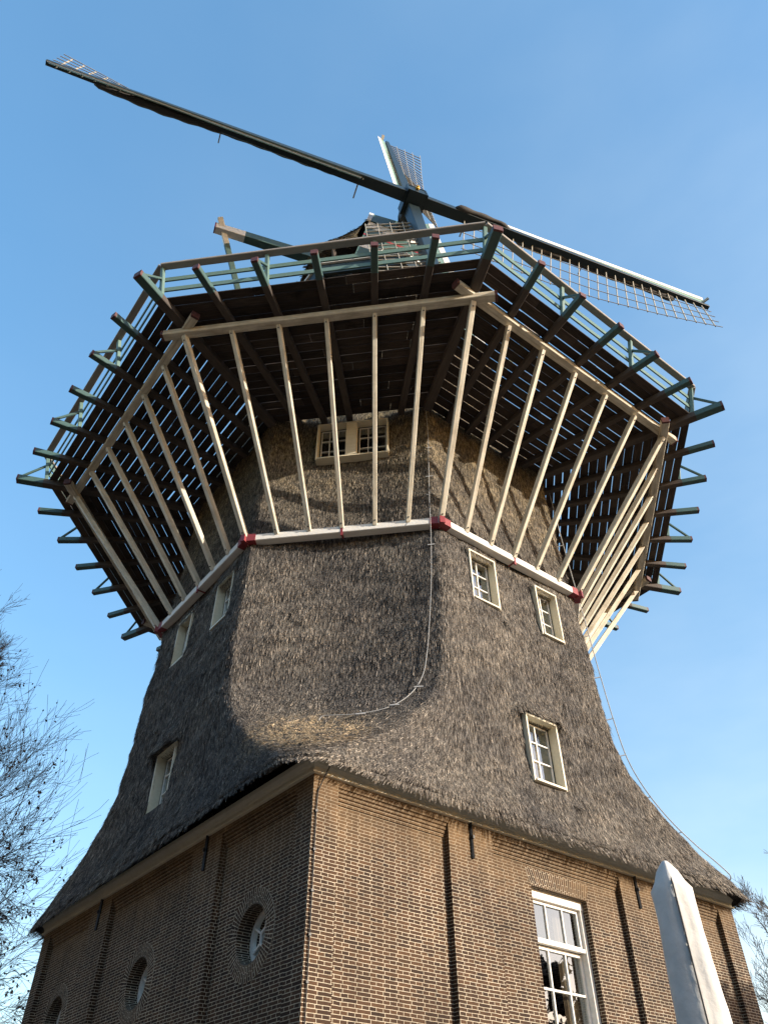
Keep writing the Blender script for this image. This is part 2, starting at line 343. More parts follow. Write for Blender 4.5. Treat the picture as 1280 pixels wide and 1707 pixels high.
# ------------------------------------------------------------------ brick base
F0 = Vector((BX, BY, 0)); R0 = Vector((DB, 0, 0)); L0 = Vector((-DB, 0, 0)); B0 = Vector((0, DB, 0))
ZW = 5.80; REC = 0.10
wall = MB()
def wall_side(A, B, flip, detail):
    """A is the corner where u = 0; u grows towards B; outward normal n"""
    t = (B-A).normalized(); L = (B-A).length; n = Vector((t.y, -t.x, 0))
    if n.dot(A+B) < 0: n = -n
    P = lambda u, z, d: A+t*u-n*d+Vector((0, 0, z))
    UV = lambda u, z, d=0: ((u if not flip else -u)+d, z)
    us = {0.0, L}; zs = {GZ, ZW}
    pans = [(0.42, 2.46), (3.38, 6.46), (7.36, 9.44)] if detail else []
    steps = [(5.47, 0.0), (5.52, 0.022), (5.57, 0.045), (5.62, 0.068), (5.67, 0.09)]
    for a, b in pans: us |= {a, b}
    zs |= {5.47, 5.52, 5.57, 5.62, 5.67, 0.6}
    holes = []
    if detail == 'window':
        us |= {4.27, 5.59}; zs |= {2.2, 5.15}
        holes.append((4.27, 5.59, 2.2, 5.15))
    circ = []
    if detail == 'oculus':
        for cu in (1.46, 4.92, 8.40):
            circ.append((cu, 4.07)); us |= {cu-0.66, cu+0.66}; zs |= {4.07-0.66, 4.07+0.66}
    us = sorted(us); zs = sorted(zs)
    def depth(u, z):
        for a, b in pans:
            if a < u < b and 0.6 < z < 5.67:
                if z < 5.47: return REC
                k = int((z-5.47)/0.05); return REC*(1-(k+1)/5.0)
        return 0.0
    def hole(u, z): return any(a < u < b and c < z < d for a, b, c, d in holes)
    D = [[(None if hole((us[i]+us[i+1])/2, (zs[j]+zs[j+1])/2) else depth((us[i]+us[i+1])/2, (zs[j]+zs[j+1])/2)) for j in range(len(zs)-1)] for i in range(len(us)-1)]
    for i in range(len(us)-1):
        for j in range(len(zs)-1):
            d = D[i][j]
            if d is None: continue
            u0, u1, z0, z1 = us[i], us[i+1], zs[j], zs[j+1]
            cc = [c for c in circ if u0 < c[0] < u1 and z0 < c[1] < z1]
            if cc:
                cu, cz = cc[0]; N = 64
                for k in range(N):
                    a0, a1 = 2*math.pi*k/N, 2*math.pi*(k+1)/N
                    def sq(a):
                        m_ = max(abs(math.cos(a)), abs(math.sin(a))); return (cu+0.66*math.cos(a)/m_, cz+0.66*math.sin(a)/m_)
                    ci = lambda a: (cu+0.575*math.cos(a), cz+0.575*math.sin(a))
                    q = [sq(a0), sq(a1), ci(a1), ci(a0)]
                    wall.face([P(x, y, d) for x, y in q], [UV(x, y) for x, y in q])
            else:
                q = [(u0, z0), (u1, z0), (u1, z1), (u0, z1)]
                wall.face([P(x, y, d) for x, y in q], [UV(x, y) for x, y in q])
            if i+1 < len(us)-1:
                e = D[i+1][j]
                if e is not None and abs(e-d) > 1e-6:
                    wall.face([P(u1, z0, d), P(u1, z0, e), P(u1, z1, e), P(u1, z1, d)], [UV(u1, z0, d), UV(u1, z0, e), UV(u1, z1, e), UV(u1, z1, d)])
            if j+1 < len(zs)-1:
                e = D[i][j+1]
                if e is not None and abs(e-d) > 1e-6:
                    wall.face([P(u0, z1, d), P(u1, z1, d), P(u1, z1, e), P(u0, z1, e)], [UV(u0, z1), UV(u1, z1), UV(u1, z1+e), UV(u0, z1+e)])
    for a, b, c, d in holes:       # reveals
        r0, r1 = REC, REC+0.34
        wall.face([P(a, c, r0), P(a, c, r1), P(a, d, r1), P(a, d, r0)], [(0, c), (r1-r0, c), (r1-r0, d), (0, d)])
        wall.face([P(b, c, r0), P(b, c, r1), P(b, d, r1), P(b, d, r0)], [(0, c), (r1-r0, c), (r1-r0, d), (0, d)])
        wall.face([P(a, d, r0), P(b, d, r0), P(b, d, r1), P(a, d, r1)], [(0.02, a), (0.02, b), (0.3, b), (0.3, a)])
        wall.face([P(a, c, r0), P(b, c, r0), P(b, c, r1), P(a, c, r1)], [(0, a), (0, b), (0.3, b), (0.3, a)])
    return t, n, P
tR, nR, PR = wall_side(F0, R0, False, 'window')
tL, nL, PL = wall_side(F0, L0, True, 'oculus')
wall_side(R0, B0, False, None); wall_side(L0, B0, False, None)
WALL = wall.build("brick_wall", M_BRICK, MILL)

# segmental brick lintel over the sash window
li = MB(); N = 22
for k in range(N):
    a0, a1 = 4.27+1.32*k/N, 4.27+1.32*(k+1)/N
    sp = lambda u: (u-4.93)*1.16+4.93
    q = [(a0, 5.15), (a1, 5.15), (sp(a1), 5.425), (sp(a0), 5.425)]
    li.face([PR(u, z, REC-0.004) for u, z in q], [(5.15+0.0, a0), (5.15, a1), (5.425, a1), (5.425, a0)])
    if k in (0, N-1): pass
li.face([PR(4.27, 5.15, REC-0.004), PR(5.59, 5.15, REC-0.004), PR(5.59, 5.15, REC+0.02), PR(4.27, 5.15, REC+0.02)], [(5.15, 4.27), (5.15, 5.59), (5.17, 5.59), (5.17, 4.27)])
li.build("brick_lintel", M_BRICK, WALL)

# iron wall anchors
for Pf in (PR, PL):
    for u in (2.92, 6.91):
        a = MB(); a.bar(Pf(u, 5.24, -0.025), Pf(u, 5.80, -0.025), 0.035, 0.035, (1, 0, 0)); a.bar(Pf(u, 5.55, 0.0), Pf(u, 5.55, -0.07), 0.03, 0.05)
        a.build("wall_anchor", M_IRON, WALL)

# cornice: a moulded board round the top of the wall
co = MB(); prof = [(0.0, 5.765), (0.048, 5.772), (0.052, 5.795), (0.022, 5.81), (0.026, 5.86), (0.045, 5.90), (0.085, 5.945), (0.10, 5.99), (0.0, 6.0)]
cnrs = [F0, R0, B0, L0]
def offs(c_, d): return Vector((c_.x*(1+d*1.4142/DB), c_.y*(1+d*1.4142/DB), 0))
for i in range(4):
    A, B = cnrs[i], cnrs[(i+1) % 4]; seg = 14
    for (d0, z0), (d1, z1) in zip(prof, prof[1:]):
        for s_ in range(seg):
            f0, f1 = s_/seg, (s_+1)/seg
            q = [(d0, z0, f0), (d0, z0, f1), (d1, z1, f1), (d1, z1, f0)]
            pts = [offs(A, d).lerp(offs(B, d), f)+Vector((0, 0, z)) for d, z, f in q]; co.face(pts)
co.build("cornice", M_WFRAME, MILL)

# sash window in the right wall
def rail(mb, Pf, u0, z0, u1, z1, wd, d, th, mi=0):
    A, B = Pf(u0, z0, d), Pf(u1, z1, d); mb.bar(A, B, wd, th, nn_, mi)
nn_ = nR
sw = MB(); dF = REC+0.13; th = 0.12
sw.bar(PR(4.27, 5.085, dF+0.03), PR(5.59, 5.085, dF+0.03), 0.13, 0.12, nR)
for u in (4.305, 5.555): sw.bar(PR(u, 2.2, dF+0.04), PR(u, 5.02, dF+0.04), 0.07, 0.12, nR)
sw.bar(PR(4.27, 2.22, dF+0.02), PR(5.59, 2.22, dF+0.02), 0.06, 0.2, nR)
SASH = sw.build("sash_window", M_WHITE, MILL)
us_ = MB()
def sash(mb, u0, u1, z0, z1, d, bars_z, cols=3, fr=0.05):
    mb.bar(PR(u0, z1-fr/2, d), PR(u1, z1-fr/2, d), fr, 0.05, nR); mb.bar(PR(u0, z0+fr/2, d), PR(u1, z0+fr/2, d), fr, 0.05, nR)
    mb.bar(PR(u0+fr/2, z0+fr, d), PR(u0+fr/2, z1-fr, d), fr, 0.05, nR); mb.bar(PR(u1-fr/2, z0+fr, d), PR(u1-fr/2, z1-fr, d), fr, 0.05, nR)
    for k in range(1, cols): u = u0+(u1-u0)*k/cols; mb.bar(PR(u, z0+fr, d), PR(u, z1-fr, d), 0.022, 0.04, nR)
    for z in bars_z: mb.bar(PR(u0+fr, z, d-0.002), PR(u1-fr, z, d-0.002), 0.03, 0.04, nR)
sash(us_, 4.34, 5.52, 4.42, 5.02, dF+0.06, [])
us_.bar(PR(4.34, 4.415, dF+0.035), PR(5.52, 4.415, dF+0.035), 0.055, 0.08, nR)
us_.build("upper_sash", M_WHITE, SASH)
ls = MB(); sash(ls, 4.34, 5.52, 2.26, 4.38, dF+0.115, [3.80, 3.22, 2.7]); ls.build("lower_sash", M_WHITE, SASH)
p1 = MB()
p1.face([PR(4.35, 4.45, dF+0.065), PR(5.51, 4.45, dF+0.065), PR(5.51, 5.0, dF+0.065), PR(4.35, 5.0, dF+0.065)])
p1.face([PR(4.35, 2.3, dF+0.12), PR(5.51, 2.3, dF+0.12), PR(5.51, 4.36, dF+0.12), PR(4.35, 4.36, dF+0.12)])
p1.build("window_pane", M_GLASS, SASH)
cu = MB()
for (ua, ub) in ((5.10, 5.56), (4.28, 4.42)):
    n_ = 14
    for k in range(n_):
        ua0, ua1 = ua+(ub-ua)*k/n_, ua+(ub-ua)*(k+1)/n_
        d0, d1 = dF+0.24+0.025*math.sin(k*1.9), dF+0.24+0.025*math.sin((k+1)*1.9)
        cu.face([PR(ua0, 2.25, d0), PR(ua1, 2.25, d1), PR(ua1, 5.05, d1), PR(ua0, 5.05, d0)])
cu.build("curtain", M_CURTAIN, SASH)

# round windows in the left wall
for cu_ in (1.46, 4.92, 8.40):
    cz = 4.07; ring = MB(); N = 72; ro, ri, dd = 0.58, 0.37, REC-0.006
    C_ = lambda a, r_, d: PL(cu_+r_*math.cos(a), cz+r_*math.sin(a), d)
    # radial bricks, alternately split
    nb = 64
    for k in range(N):
        a0, a1 = 2*math.pi*k/N, 2*math.pi*(k+1)/N
        U = lambda a, r_: (r_*0.41/0.225-0.647+0.006, a/(2*math.pi)*nb*0.0455)
        ring.face([C_(a0, ri, dd), C_(a1, ri, dd), C_(a1, ro, dd), C_(a0, ro, dd)], [U(a0, ri), U(a1, ri), U(a1, ro), U(a0, ro)])
        ring.face([C_(a0, ro, dd), C_(a1, ro, dd), C_(a1, ro, dd+0.02), C_(a0, ro, dd+0.02)], [(0, 0)]*4)
        dv = 0.34
        V = lambda a, d: (d, a/(2*math.pi)*nb*0.0455)
        ring.face([C_(a0, ri, dd), C_(a1, ri, dd), C_(a1, ri, dd+dv), C_(a0, ri, dd+dv)], [V(a0, 0), V(a1, 0), V(a1, dv), V(a0, dv)])
    OC = ring.build("round_window", M_RINGB, MILL)
    fr = MB(); df = dd+0.22
    for k in range(N):
        a0, a1 = 2*math.pi*k/N, 2*math.pi*(k+1)/N
        for (ra, da, rb, db) in ((0.369, df, 0.315, df), (0.315, df, 0.315, df+0.06)):
            fr.face([C_(a0, ra, da), C_(a1, ra, da), C_(a1, rb, db), C_(a0, rb, db)])
    for k in range(6):
        a = math.pi/6+k*math.pi/3; fr.bar(C_(a, 0.13, df+0.015), C_(a, 0.32, df+0.015), 0.026, 0.03, nL)
        a2 = a+math.pi/3; fr.bar(C_(a, 0.13, df+0.016), C_(a2, 0.13, df+0.016), 0.026, 0.03, nL)
    fr.build("window_frame", M_WHITE, OC)
    pn = MB(); pn.face([C_(2*math.pi*k/24, 0.335, df+0.035) for k in range(24)]); pn.build("window_pane", M_DGLASS, OC)

# ------------------------------------------------------------------ thatched body
zk = np.array([5.88, 6.1, 6.25, 6.6, 7.0, 7.4, 7.8, 8.4, 10., 12., 14., 16., 20., 25.6])
hk = np.array([5.36, 5.27, 5.22, 5.14, 5.085, 5.07, 5.06, 5.05, 5.01, 4.92, 4.82, 4.76, 4.20, 3.42])
wk = np.array([0.27, 0.42, 0.58, 0.93, 1.30, 1.60, 1.83, 2.01, 2.07, 2.03, 1.99, 1.97, 1.74, 1.42])
def _smooth(z, xs, ys):      # interpolation with the corners rounded off
    return sum(float(np.interp(z+o, xs, ys))*w_ for o, w_ in ((-0.2, .15), (-0.1, .2), (0, .3), (0.1, .2), (0.2, .15)))
H = lambda z: _smooth(z, zk, hk); W = lambda z: _smooth(z, zk, wk)
# windows: (face azimuth, distance, t0, t1, z0, z1)
WIN = [(-45, 5.09, -0.40, 0.42, 6.83, 8.12, 'lo'), (-45, 4.98, -1.31, -0.56, 10.40, 11.68, 'up'), (-45, 4.98, 0.63, 1.31, 10.32, 11.62, 'up'),
       (-135, 5.02, -0.46, 0.38, 6.80, 8.08, 'lo'), (-135, 4.93, 0.82, 1.56, 10.36, 11.56, 'up'), (-135, 4.93, -1.06, -0.36, 10.36, 11.60, 'up'),
       (-90, 4.82, -0.76, 0.98, 14.50, 15.76, 'double')]
def strip(w0, w1, extra):
    s_ = set(np.round(np.arange(w0, w1+1e-6, 0.1), 3)) | set(extra); s_ = sorted(s_); out = [s_[0]]
    for x in s_[1:]:
        if x-out[-1] < 0.035:
            if x in extra: out[-1] = x
            continue
        out.append(x)
    return out
def bounds(az): return {round(v, 3) for ww in WIN if ww[0] == az for v in (ww[2]+0.02, ww[3]-0.02)}
zl = strip(5.90, 25.5, {round(v, 3) for ww in WIN for v in (ww[4]+0.02, ww[5]-0.02)})
zl = [5.88]+[z for z in zl if z > 5.92]
def section(z):
    """ring of (x, y, side, t); sides: square faces at -45, 45, 135, -135, chamfers between"""
    h, w_ = H(z), W(z); Cc = math.sqrt(2)*h-w_; ring = []
    rr = 0.16
    for q in range(4):
        # chamfer face (tongue) with azimuth -90+90q, then the square face with azimuth -45+90q
        az = -90+90*q; n, t = face_fr(az); n2, t2 = face_fr(az+45)
        hl = (Cc-w_)/math.sqrt(2)            # half length of square face
        a = min(rr, w_*0.55); 
        ts = bounds(az); core = strip(-1.0, 1.0, ts) if az == -90 else list(np.linspace(-1, 1, 15))
        lim = max(w_-a, 0.001)
        # the core keeps real metres high up and shrinks with the tongue below
        k = min(1.0, lim/1.45); 
        full = [-1.45, -1.3, -1.15]+core+[1.15, 1.3, 1.45] if 1.0-abs(core[-1]) < 0.3 else core
        pts = []
        for x in full:
            pts.append((n*Cc+t*(x*k), az, x*k))
        if lim > 1.45: 
            pts = [(n*Cc-t*lim, az, -lim)]+pts+[(n*Cc+t*lim, az, lim)]
        else: pts = [(n*Cc-t*(lim*1.0), az, -lim)]+pts+[(n*Cc+t*lim, az, lim)]
        # arc to the square face
        c_ = n*Cc+t*w_; P0 = n*Cc+t*lim; b = min(rr, hl*0.4); P2 = n2*h-t2*(hl-b)
        arc = [((P0*(1-s)**2+c_*2*s*(1-s)+P2*s*s), None, 0) for s in (0.17, 0.33, 0.5, 0.67, 0.83)]
        az2 = az+45; core2 = strip(-1.6, 1.6, bounds(az2)) if az2 in (-45, -135+360, 225) or q in (0, 3) else list(np.linspace(-1.6, 1.6, 17))
        if q == 3: core2 = strip(-1.6, 1.6, bounds(-135))
        e = hl-b
        lo = [-(1.6+(e-1.6)*s) for s in np.linspace(1, 0, 18)[:-1]]; hi_ = [(1.6+(e-1.6)*s) for s in np.linspace(0, 1, 18)[1:]]
        azn = -135 if q == 3 else az2
        if e < 1.6: f_ = e/1.6; sq = [x*f_ for x in core2]; sq = lo[:0]+[-e]*17+sq+[e]*17
        else: sq = lo+core2+hi_
        pts2 = [(n2*h+t2*x, azn, x) for x in sq]
        # arc to the next chamfer
        n3, t3 = face_fr(az+90); c2 = n3*Cc-t3*w_; P0b = n2*h+t2*e; P2b = n3*Cc-t3*lim
        arc2 = [((P0b*(1-s)**2+c2*2*s*(1-s)+P2b*s*s), None, 0) for s in (0.17, 0.33, 0.5, 0.67, 0.83)]
        ring += pts+arc+pts2+arc2
    return ring
rings = []; meta = []
for z in zl:
    r_ = section(z); rings.append([p[0]+CEN+Vector((0, 0, z)) for p in r_]); meta.append([(p[1], p[2]) for p in r_])
nr = len(rings[0]); assert all(len(r_) == nr for r_ in rings), [len(r_) for r_ in rings]
V = np.array([[tuple(p) for p in r_] for r_ in rings])          # (nz, nr, 3)
# surface unevenness along the outward normal
nrm = V-np.array([GX, GY, 0]); nrm[:, :, 2] = 0; nrm /= np.linalg.norm(nrm, axis=2, keepdims=True)
def near_win(az, t, z, m=0.0):
    for (a, d, t0, t1, z0, z1, k) in WIN:
        if az == a and t0-m < t < t1+m and z0-m < z < z1+m: return k, (t-t0, t1-t, z-z0, z1-z)
    return None
def az_t(i, j):
    az, t = meta[i][j]
    if az is None: return None
    z = zl[i]; return az, t, (W(z) if az in (-90, 0, 90, 180) else max(0.5, H(z)-math.sqrt(2)*W(z)))
for i in range(len(zl)):
    for j in range(nr):
        x, y, z = V[i, j]
        hol = 0.0
        if az_t(i, j) is not None:
            az, t, half = az_t(i, j); hol = (-0.17 if az in (-90, 0, 90, 180) else -0.04)*min(1, half/1.9)*max(0, 1-(t/half)**2)*min(1, max(0, (z-6.0)/1.5))
        d = hol+0.050*noise.noise((x*0.7, y*0.7, z*0.8))+0.028*noise.noise((x*2.1, y*2.1, z*2.6))+0.012*noise.noise((x*6, y*6, z*5))
        az, t = meta[i][j]
        # thatch dressed up over the lower windows like an eyebrow, and hollowed at their sides
        for (a, dd, t0, t1, z0, z1, k) in WIN:
            if az == a and k == 'lo':
                tc, hw = (t0+t1)/2, (t1-t0)/2
                s_ = abs(t-tc)/hw
                if s_ < 1.7 and z1 < z < z1+0.75: d += 0.20*max(0, 1-(z-z1)/0.75)**1.5*max(0, min(1, (1.7-s_)/0.6))
                if 1.0 < s_ < 1.9 and z0-0.2 < z < z1 and (t-tc)*(1 if az == -45 else -1) > 0: d -= 0.10*(1.9-s_)/0.9
            elif az == a and k == 'up':
                tc, hw = (t0+t1)/2, (t1-t0)/2; s_ = abs(t-tc)/hw
                if s_ < 1.3 and z1 < z < z1+0.5: d += 0.06*max(0, 1-(z-z1)/0.5)
                if 1.0 < s_ < 1.5 and z0-0.1 < z < z1 and (t-tc)*(1 if az == -45 else -1) > 0: d -= 0.07*(1.5-s_)/0.5
        if i == 0: d *= 0.4
        V[i, j] += nrm[i, j]*d
mb = MB(); mb.v = [tuple(p) for p in V.reshape(-1, 3)]
faces = []
for i in range(len(zl)-1):
    zc = (zl[i]+zl[i+1])/2
    for j in range(nr):
        j1 = (j+1) % nr; a0, t0 = meta[i][j]; a1, t1 = meta[i][j1]
        if a0 is not None and a0 == a1 and near_win(a0, (t0+t1)/2, zc, -0.015): continue
        faces.append((i*nr+j, i*nr+j1, (i+1)*nr+j1, (i+1)*nr+j))
quads = np.array(faces)
# underside of the eave
base = len(mb.v)
for j in range(nr):
    p = Vector(V[0, j]); q = p-Vector(nrm[0, j])*0.34; mb.v.append((q.x, q.y, 6.42 if meta[0][j][0] in (-45, 45, 135, -135) and abs(meta[0][j][1]) < 4.2 else 5.99))
for j in range(nr): faces.append((j, base+j, base+(j+1) % nr, (j+1) % nr))
# top lid
faces.append(tuple((len(zl)-1)*nr+j for j in range(nr)))
nface0 = len(faces); nv0 = len(mb.v)
mids = [0]*nface0
# reed ends: short loose stalks standing off the surface
def stalks(n, sel, lmin, lmax, tilt, wd, lift=0.0):
    P = V.reshape(-1, 3); q = quads[sel]
    A, B, C_, D_ = P[q[:, 0]], P[q[:, 1]], P[q[:, 2]], P[q[:, 3]]
    nn = np.cross(B-A, D_-A); ar = np.linalg.norm(nn, axis=1); nn /= ar[:, None]+1e-12
    pr = ar/ar.sum(); k = RNG.choice(len(q), n, p=pr); u, v = RNG.random((2, n, 1))
    p = A[k]*(1-u)*(1-v)+B[k]*u*(1-v)+C_[k]*u*v+D_[k]*(1-u)*v
    n_ = nn[k]; out = nrm.reshape(-1, 3)[q[k, 0]]; sgn = np.sign((n_*out).sum(1))[:, None]; n_ = n_*sgn
    dn = (A-D_)[k]; dn /= np.linalg.norm(dn, axis=1)[:, None]
    sd_ = np.cross(dn, n_); ang = RNG.normal(0, 0.055, (n, 1)); dn2 = dn*np.cos(ang)+sd_*np.sin(ang); sd2 = np.cross(dn2, n_)
    tl = np.radians(RNG.normal(tilt, 3.5, (n, 1))); d = dn2*np.cos(tl)+n_*np.sin(tl)
    ln = RNG.uniform(lmin, lmax, (n, 1)); wdt = RNG.uniform(wd*0.6, wd*1.3, (n, 1))/2
    rl = RNG.uniform(-0.75, 0.75, (n, 1)); s3 = sd2*np.cos(rl)+np.cross(d, sd2)*np.sin(rl)
    b = p-n_*0.012+n_*lift; e = b+d*ln
    vv = np.stack([b-s3*wdt, b+s3*wdt, e+s3*wdt*0.8, e-s3*wdt*0.8], 1).reshape(-1, 3)
    return vv
Pc = V.reshape(-1, 3)[quads].mean(1)
naz = np.degrees(np.arctan2(Pc[:, 1], Pc[:, 0]))
vis = ((naz > -185) & (naz < 30)) | (naz > 150)
sel_main = np.nonzero(vis & (Pc[:, 2] < 16.4))[0]; sel_top = np.nonzero(vis & (Pc[:, 2] > 21.0))[0]
sel_eave = np.nonzero(vis & (Pc[:, 2] < 6.12))[0]
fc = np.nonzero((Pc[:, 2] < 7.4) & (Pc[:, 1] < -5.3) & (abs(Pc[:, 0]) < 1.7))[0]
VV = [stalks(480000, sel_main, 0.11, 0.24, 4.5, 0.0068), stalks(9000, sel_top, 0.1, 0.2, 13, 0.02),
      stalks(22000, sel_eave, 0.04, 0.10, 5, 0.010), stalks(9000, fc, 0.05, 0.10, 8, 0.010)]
VV = np.concatenate(VV)
def mesh_np(name, v0, f0, v1, mats, parent):
    """faces f0 over v0 plus loose quads v1 (four vertices each) in a second material, as one mesh"""
    me = bpy.data.meshes.new(name); v0 = np.array(v0, dtype=np.float32); nv = len(v0); allv = np.concatenate([v0, v1.astype(np.float32)])
    lens = [len(f_) for f_ in f0]; l0 = np.concatenate([np.array(f_) for f_ in f0]); nq = len(v1)//4
    loops = np.concatenate([l0, np.arange(nv, nv+len(v1))]); ls_ = np.concatenate([lens, np.full(nq, 4)])
    me.vertices.add(len(allv)); me.vertices.foreach_set('co', allv.ravel())
    me.loops.add(len(loops)); me.loops.foreach_set('vertex_index', loops.astype(np.int32))
    me.polygons.add(len(ls_)); me.polygons.foreach_set('loop_start', np.concatenate([[0], np.cumsum(ls_)[:-1]]).astype(np.int32))
    me.polygons.foreach_set('loop_total', ls_.astype(np.int32))
    me.polygons.foreach_set('material_index', np.concatenate([np.zeros(len(f0)), np.ones(nq)]).astype(np.int32))
    me.polygons.foreach_set('use_smooth', np.concatenate([np.ones(len(f0)), np.zeros(nq)]).astype(bool))
    for m_ in mats: me.materials.append(m_)
    me.update(calc_edges=True); me.validate()
    o = bpy.data.objects.new(name, me); sc.collection.objects.link(o); o.parent = parent; o.location = -Vector(parent.location) if parent.type == 'EMPTY' else (0, 0, 0)
    return o
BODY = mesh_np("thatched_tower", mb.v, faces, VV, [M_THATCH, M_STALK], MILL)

# windows in the thatch: a deep wooden box, a dark sash with white glazing bars, a pane
def thatch_window(az, d, t0, t1, z0, z1, kind):
    n, t = face_fr(az); P = lambda a, z, e: CEN+n*(d-e)+t*a+Vector((0, 0, z))
    dep = 0.25; fr = MB(); th = 0.036
    holes_ = [(t0, t1)] if kind != 'double' else [(t0, -0.035), (0.215, t1)]
    if kind == 'double':
        dep = 0.25; fr.box(P((-0.035+0.215)/2, (z0+z1)/2, 0.05), t*0.125, n*0.10, Vector((0, 0, (z1-z0)/2-0.052)))
    e0 = -0.02
    for (a, b) in ((t0, t0+th), (t1-th, t1)):
        fr.box(P((a+b)/2, (z0+z1)/2, (dep+e0)/2), t*th/2, n*(dep-e0)/2, Vector((0, 0, (z1-z0)/2)))
    fr.box(P((t0+t1)/2, z1-th/2, (dep+e0)/2), t*((t1-t0)/2-th), n*(dep-e0)/2, Vector((0, 0, th/2)))
    # sloping sill
    s0 = P(t0+th, z0, -0.05); 
    fr.box(P((t0+t1)/2, z0+th/2, (dep-0.05)/2), t*((t1-t0)/2-th+0.002), n*(dep+0.05)/2, Vector((0, 0, th/2)))
    fr.box(P((t0+t1)/2, z0+0.075, dep-0.11), t*((t1-t0)/2-th-0.002), n*0.08, Vector((0, 0, 0.026)))
    o = fr.build("thatch_window", M_WFRAME, MILL)
    for (a, b) in holes_:
        a += th; b -= th
        if kind == 'double':
            if a < 0: b += th
            else: a -= th
        zb, zt = z0+(0.11 if kind != 'double' else 0.06), z1-th; ds = dep-0.05
        da = MB()
        f = 0.035
        for (x0, x1) in ((a, a+f), (b-f, b)): da.box(P((x0+x1)/2, (zb+zt)/2, ds), t*(x1-x0)/2, n*0.02, Vector((0, 0, (zt-zb)/2)))
        for (y0, y1) in ((zb, zb+f), (zt-f, zt)): da.box(P((a+b)/2, (y0+y1)/2, ds), t*((b-a)/2-f), n*0.02, Vector((0, 0, (y1-y0)/2)))
        da.build("sash_frame", M_DGREEN, o)
        gb = MB(); cols, rows = (2, 3) if kind != 'double' else (3, 3); bw = 0.011 if kind != 'double' else 0.009
        a2, b2, zb2, zt2 = a+f, b-f, zb+f, zt-f
        for k in range(0, cols+1):
            x = a2+(b2-a2)*k/cols+(bw if k == 0 else -bw if k == cols else 0); gb.box(P(x, (zb2+zt2)/2, ds-0.012), t*bw, n*0.012, Vector((0, 0, (zt2-zb2)/2)))
        for k in range(0, rows+1):
            y = zb2+(zt2-zb2)*k/rows+(bw if k == 0 else -bw if k == rows else 0); gb.box(P((a2+b2)/2, y, ds-0.0135), t*(b2-a2)/2, n*0.012, Vector((0, 0, bw)))
        gb.build("glazing_bars", M_WHITE, o)
        pn = MB(); pn.face([P(a2, zb2, ds+0.003), P(b2, zb2, ds+0.003), P(b2, zt2, ds+0.003), P(a2, zt2, ds+0.003)]); pn.build("window_pane", M_GLASS, o)
        if az == -45:
            cu = MB(); cu.face([P(a2-0.2, zb2-0.1, ds+0.12), P(b2+0.2, zb2-0.1, ds+0.12), P(b2+0.2, zb2+(zt2-zb2)*0.66, ds+0.12), P(a2-0.2, zb2+(zt2-zb2)*0.66, ds+0.12)]); cu.build("window_blind", M_CURTAIN, o)
    return o
for ww in WIN: thatch_window(*ww)

# ------------------------------------------------------------------ lower ring beam
RL, ZL = 5.40, 11.99
for k in range(8):
    a, b = oc(RL, k, ZL), oc(RL, k+1, ZL); d = (b-a).normalized()
    rb = beam("ring_beam", a+d*0.02, b-d*0.02, 0.20, 0.17, M_WHITE, MILL)
    if k in (-1, 0, 1, 2, 3, 7, 6):
        m_ = (a+b)/2; st = MB(); nrm_ = Vector((m_.x-GX, m_.y-GY, 0)).normalized()
        st.box(m_, d*0.022, nrm_*0.108, Vector((0, 0, 0.093))); st.bar(m_+Vector((0, 0, 0.09))+nrm_*0.09, m_-Vector((0, 0, 0.17))+nrm_*0.09, 0.03, 0.05, d)
        st.build("beam_strap", M_RED, MILL)
for k in range(8):
    c_ = oc(RL, k, ZL); jn = MB()
    for kk in (-1, 1):
        d = (oc(RL, k+kk, ZL)-c_).normalized(); n_ = Vector((c_.x-GX, c_.y-GY, 0)).normalized()
        jn.box(c_+d*0.12, d*0.09, Vector((0, 0, 1)).cross(d)*0.109, Vector((0, 0, 0.094)))
    r_ = Vector((c_.x-GX, c_.y-GY, 0)).normalized(); tt = Vector((-r_.y, r_.x, 0))
    jn.box(c_+r_*0.075, tt*0.055, r_*0.085, Vector((0, 0, 0.115)))
    jn.build("corner_shoe", M_RED, MILL)

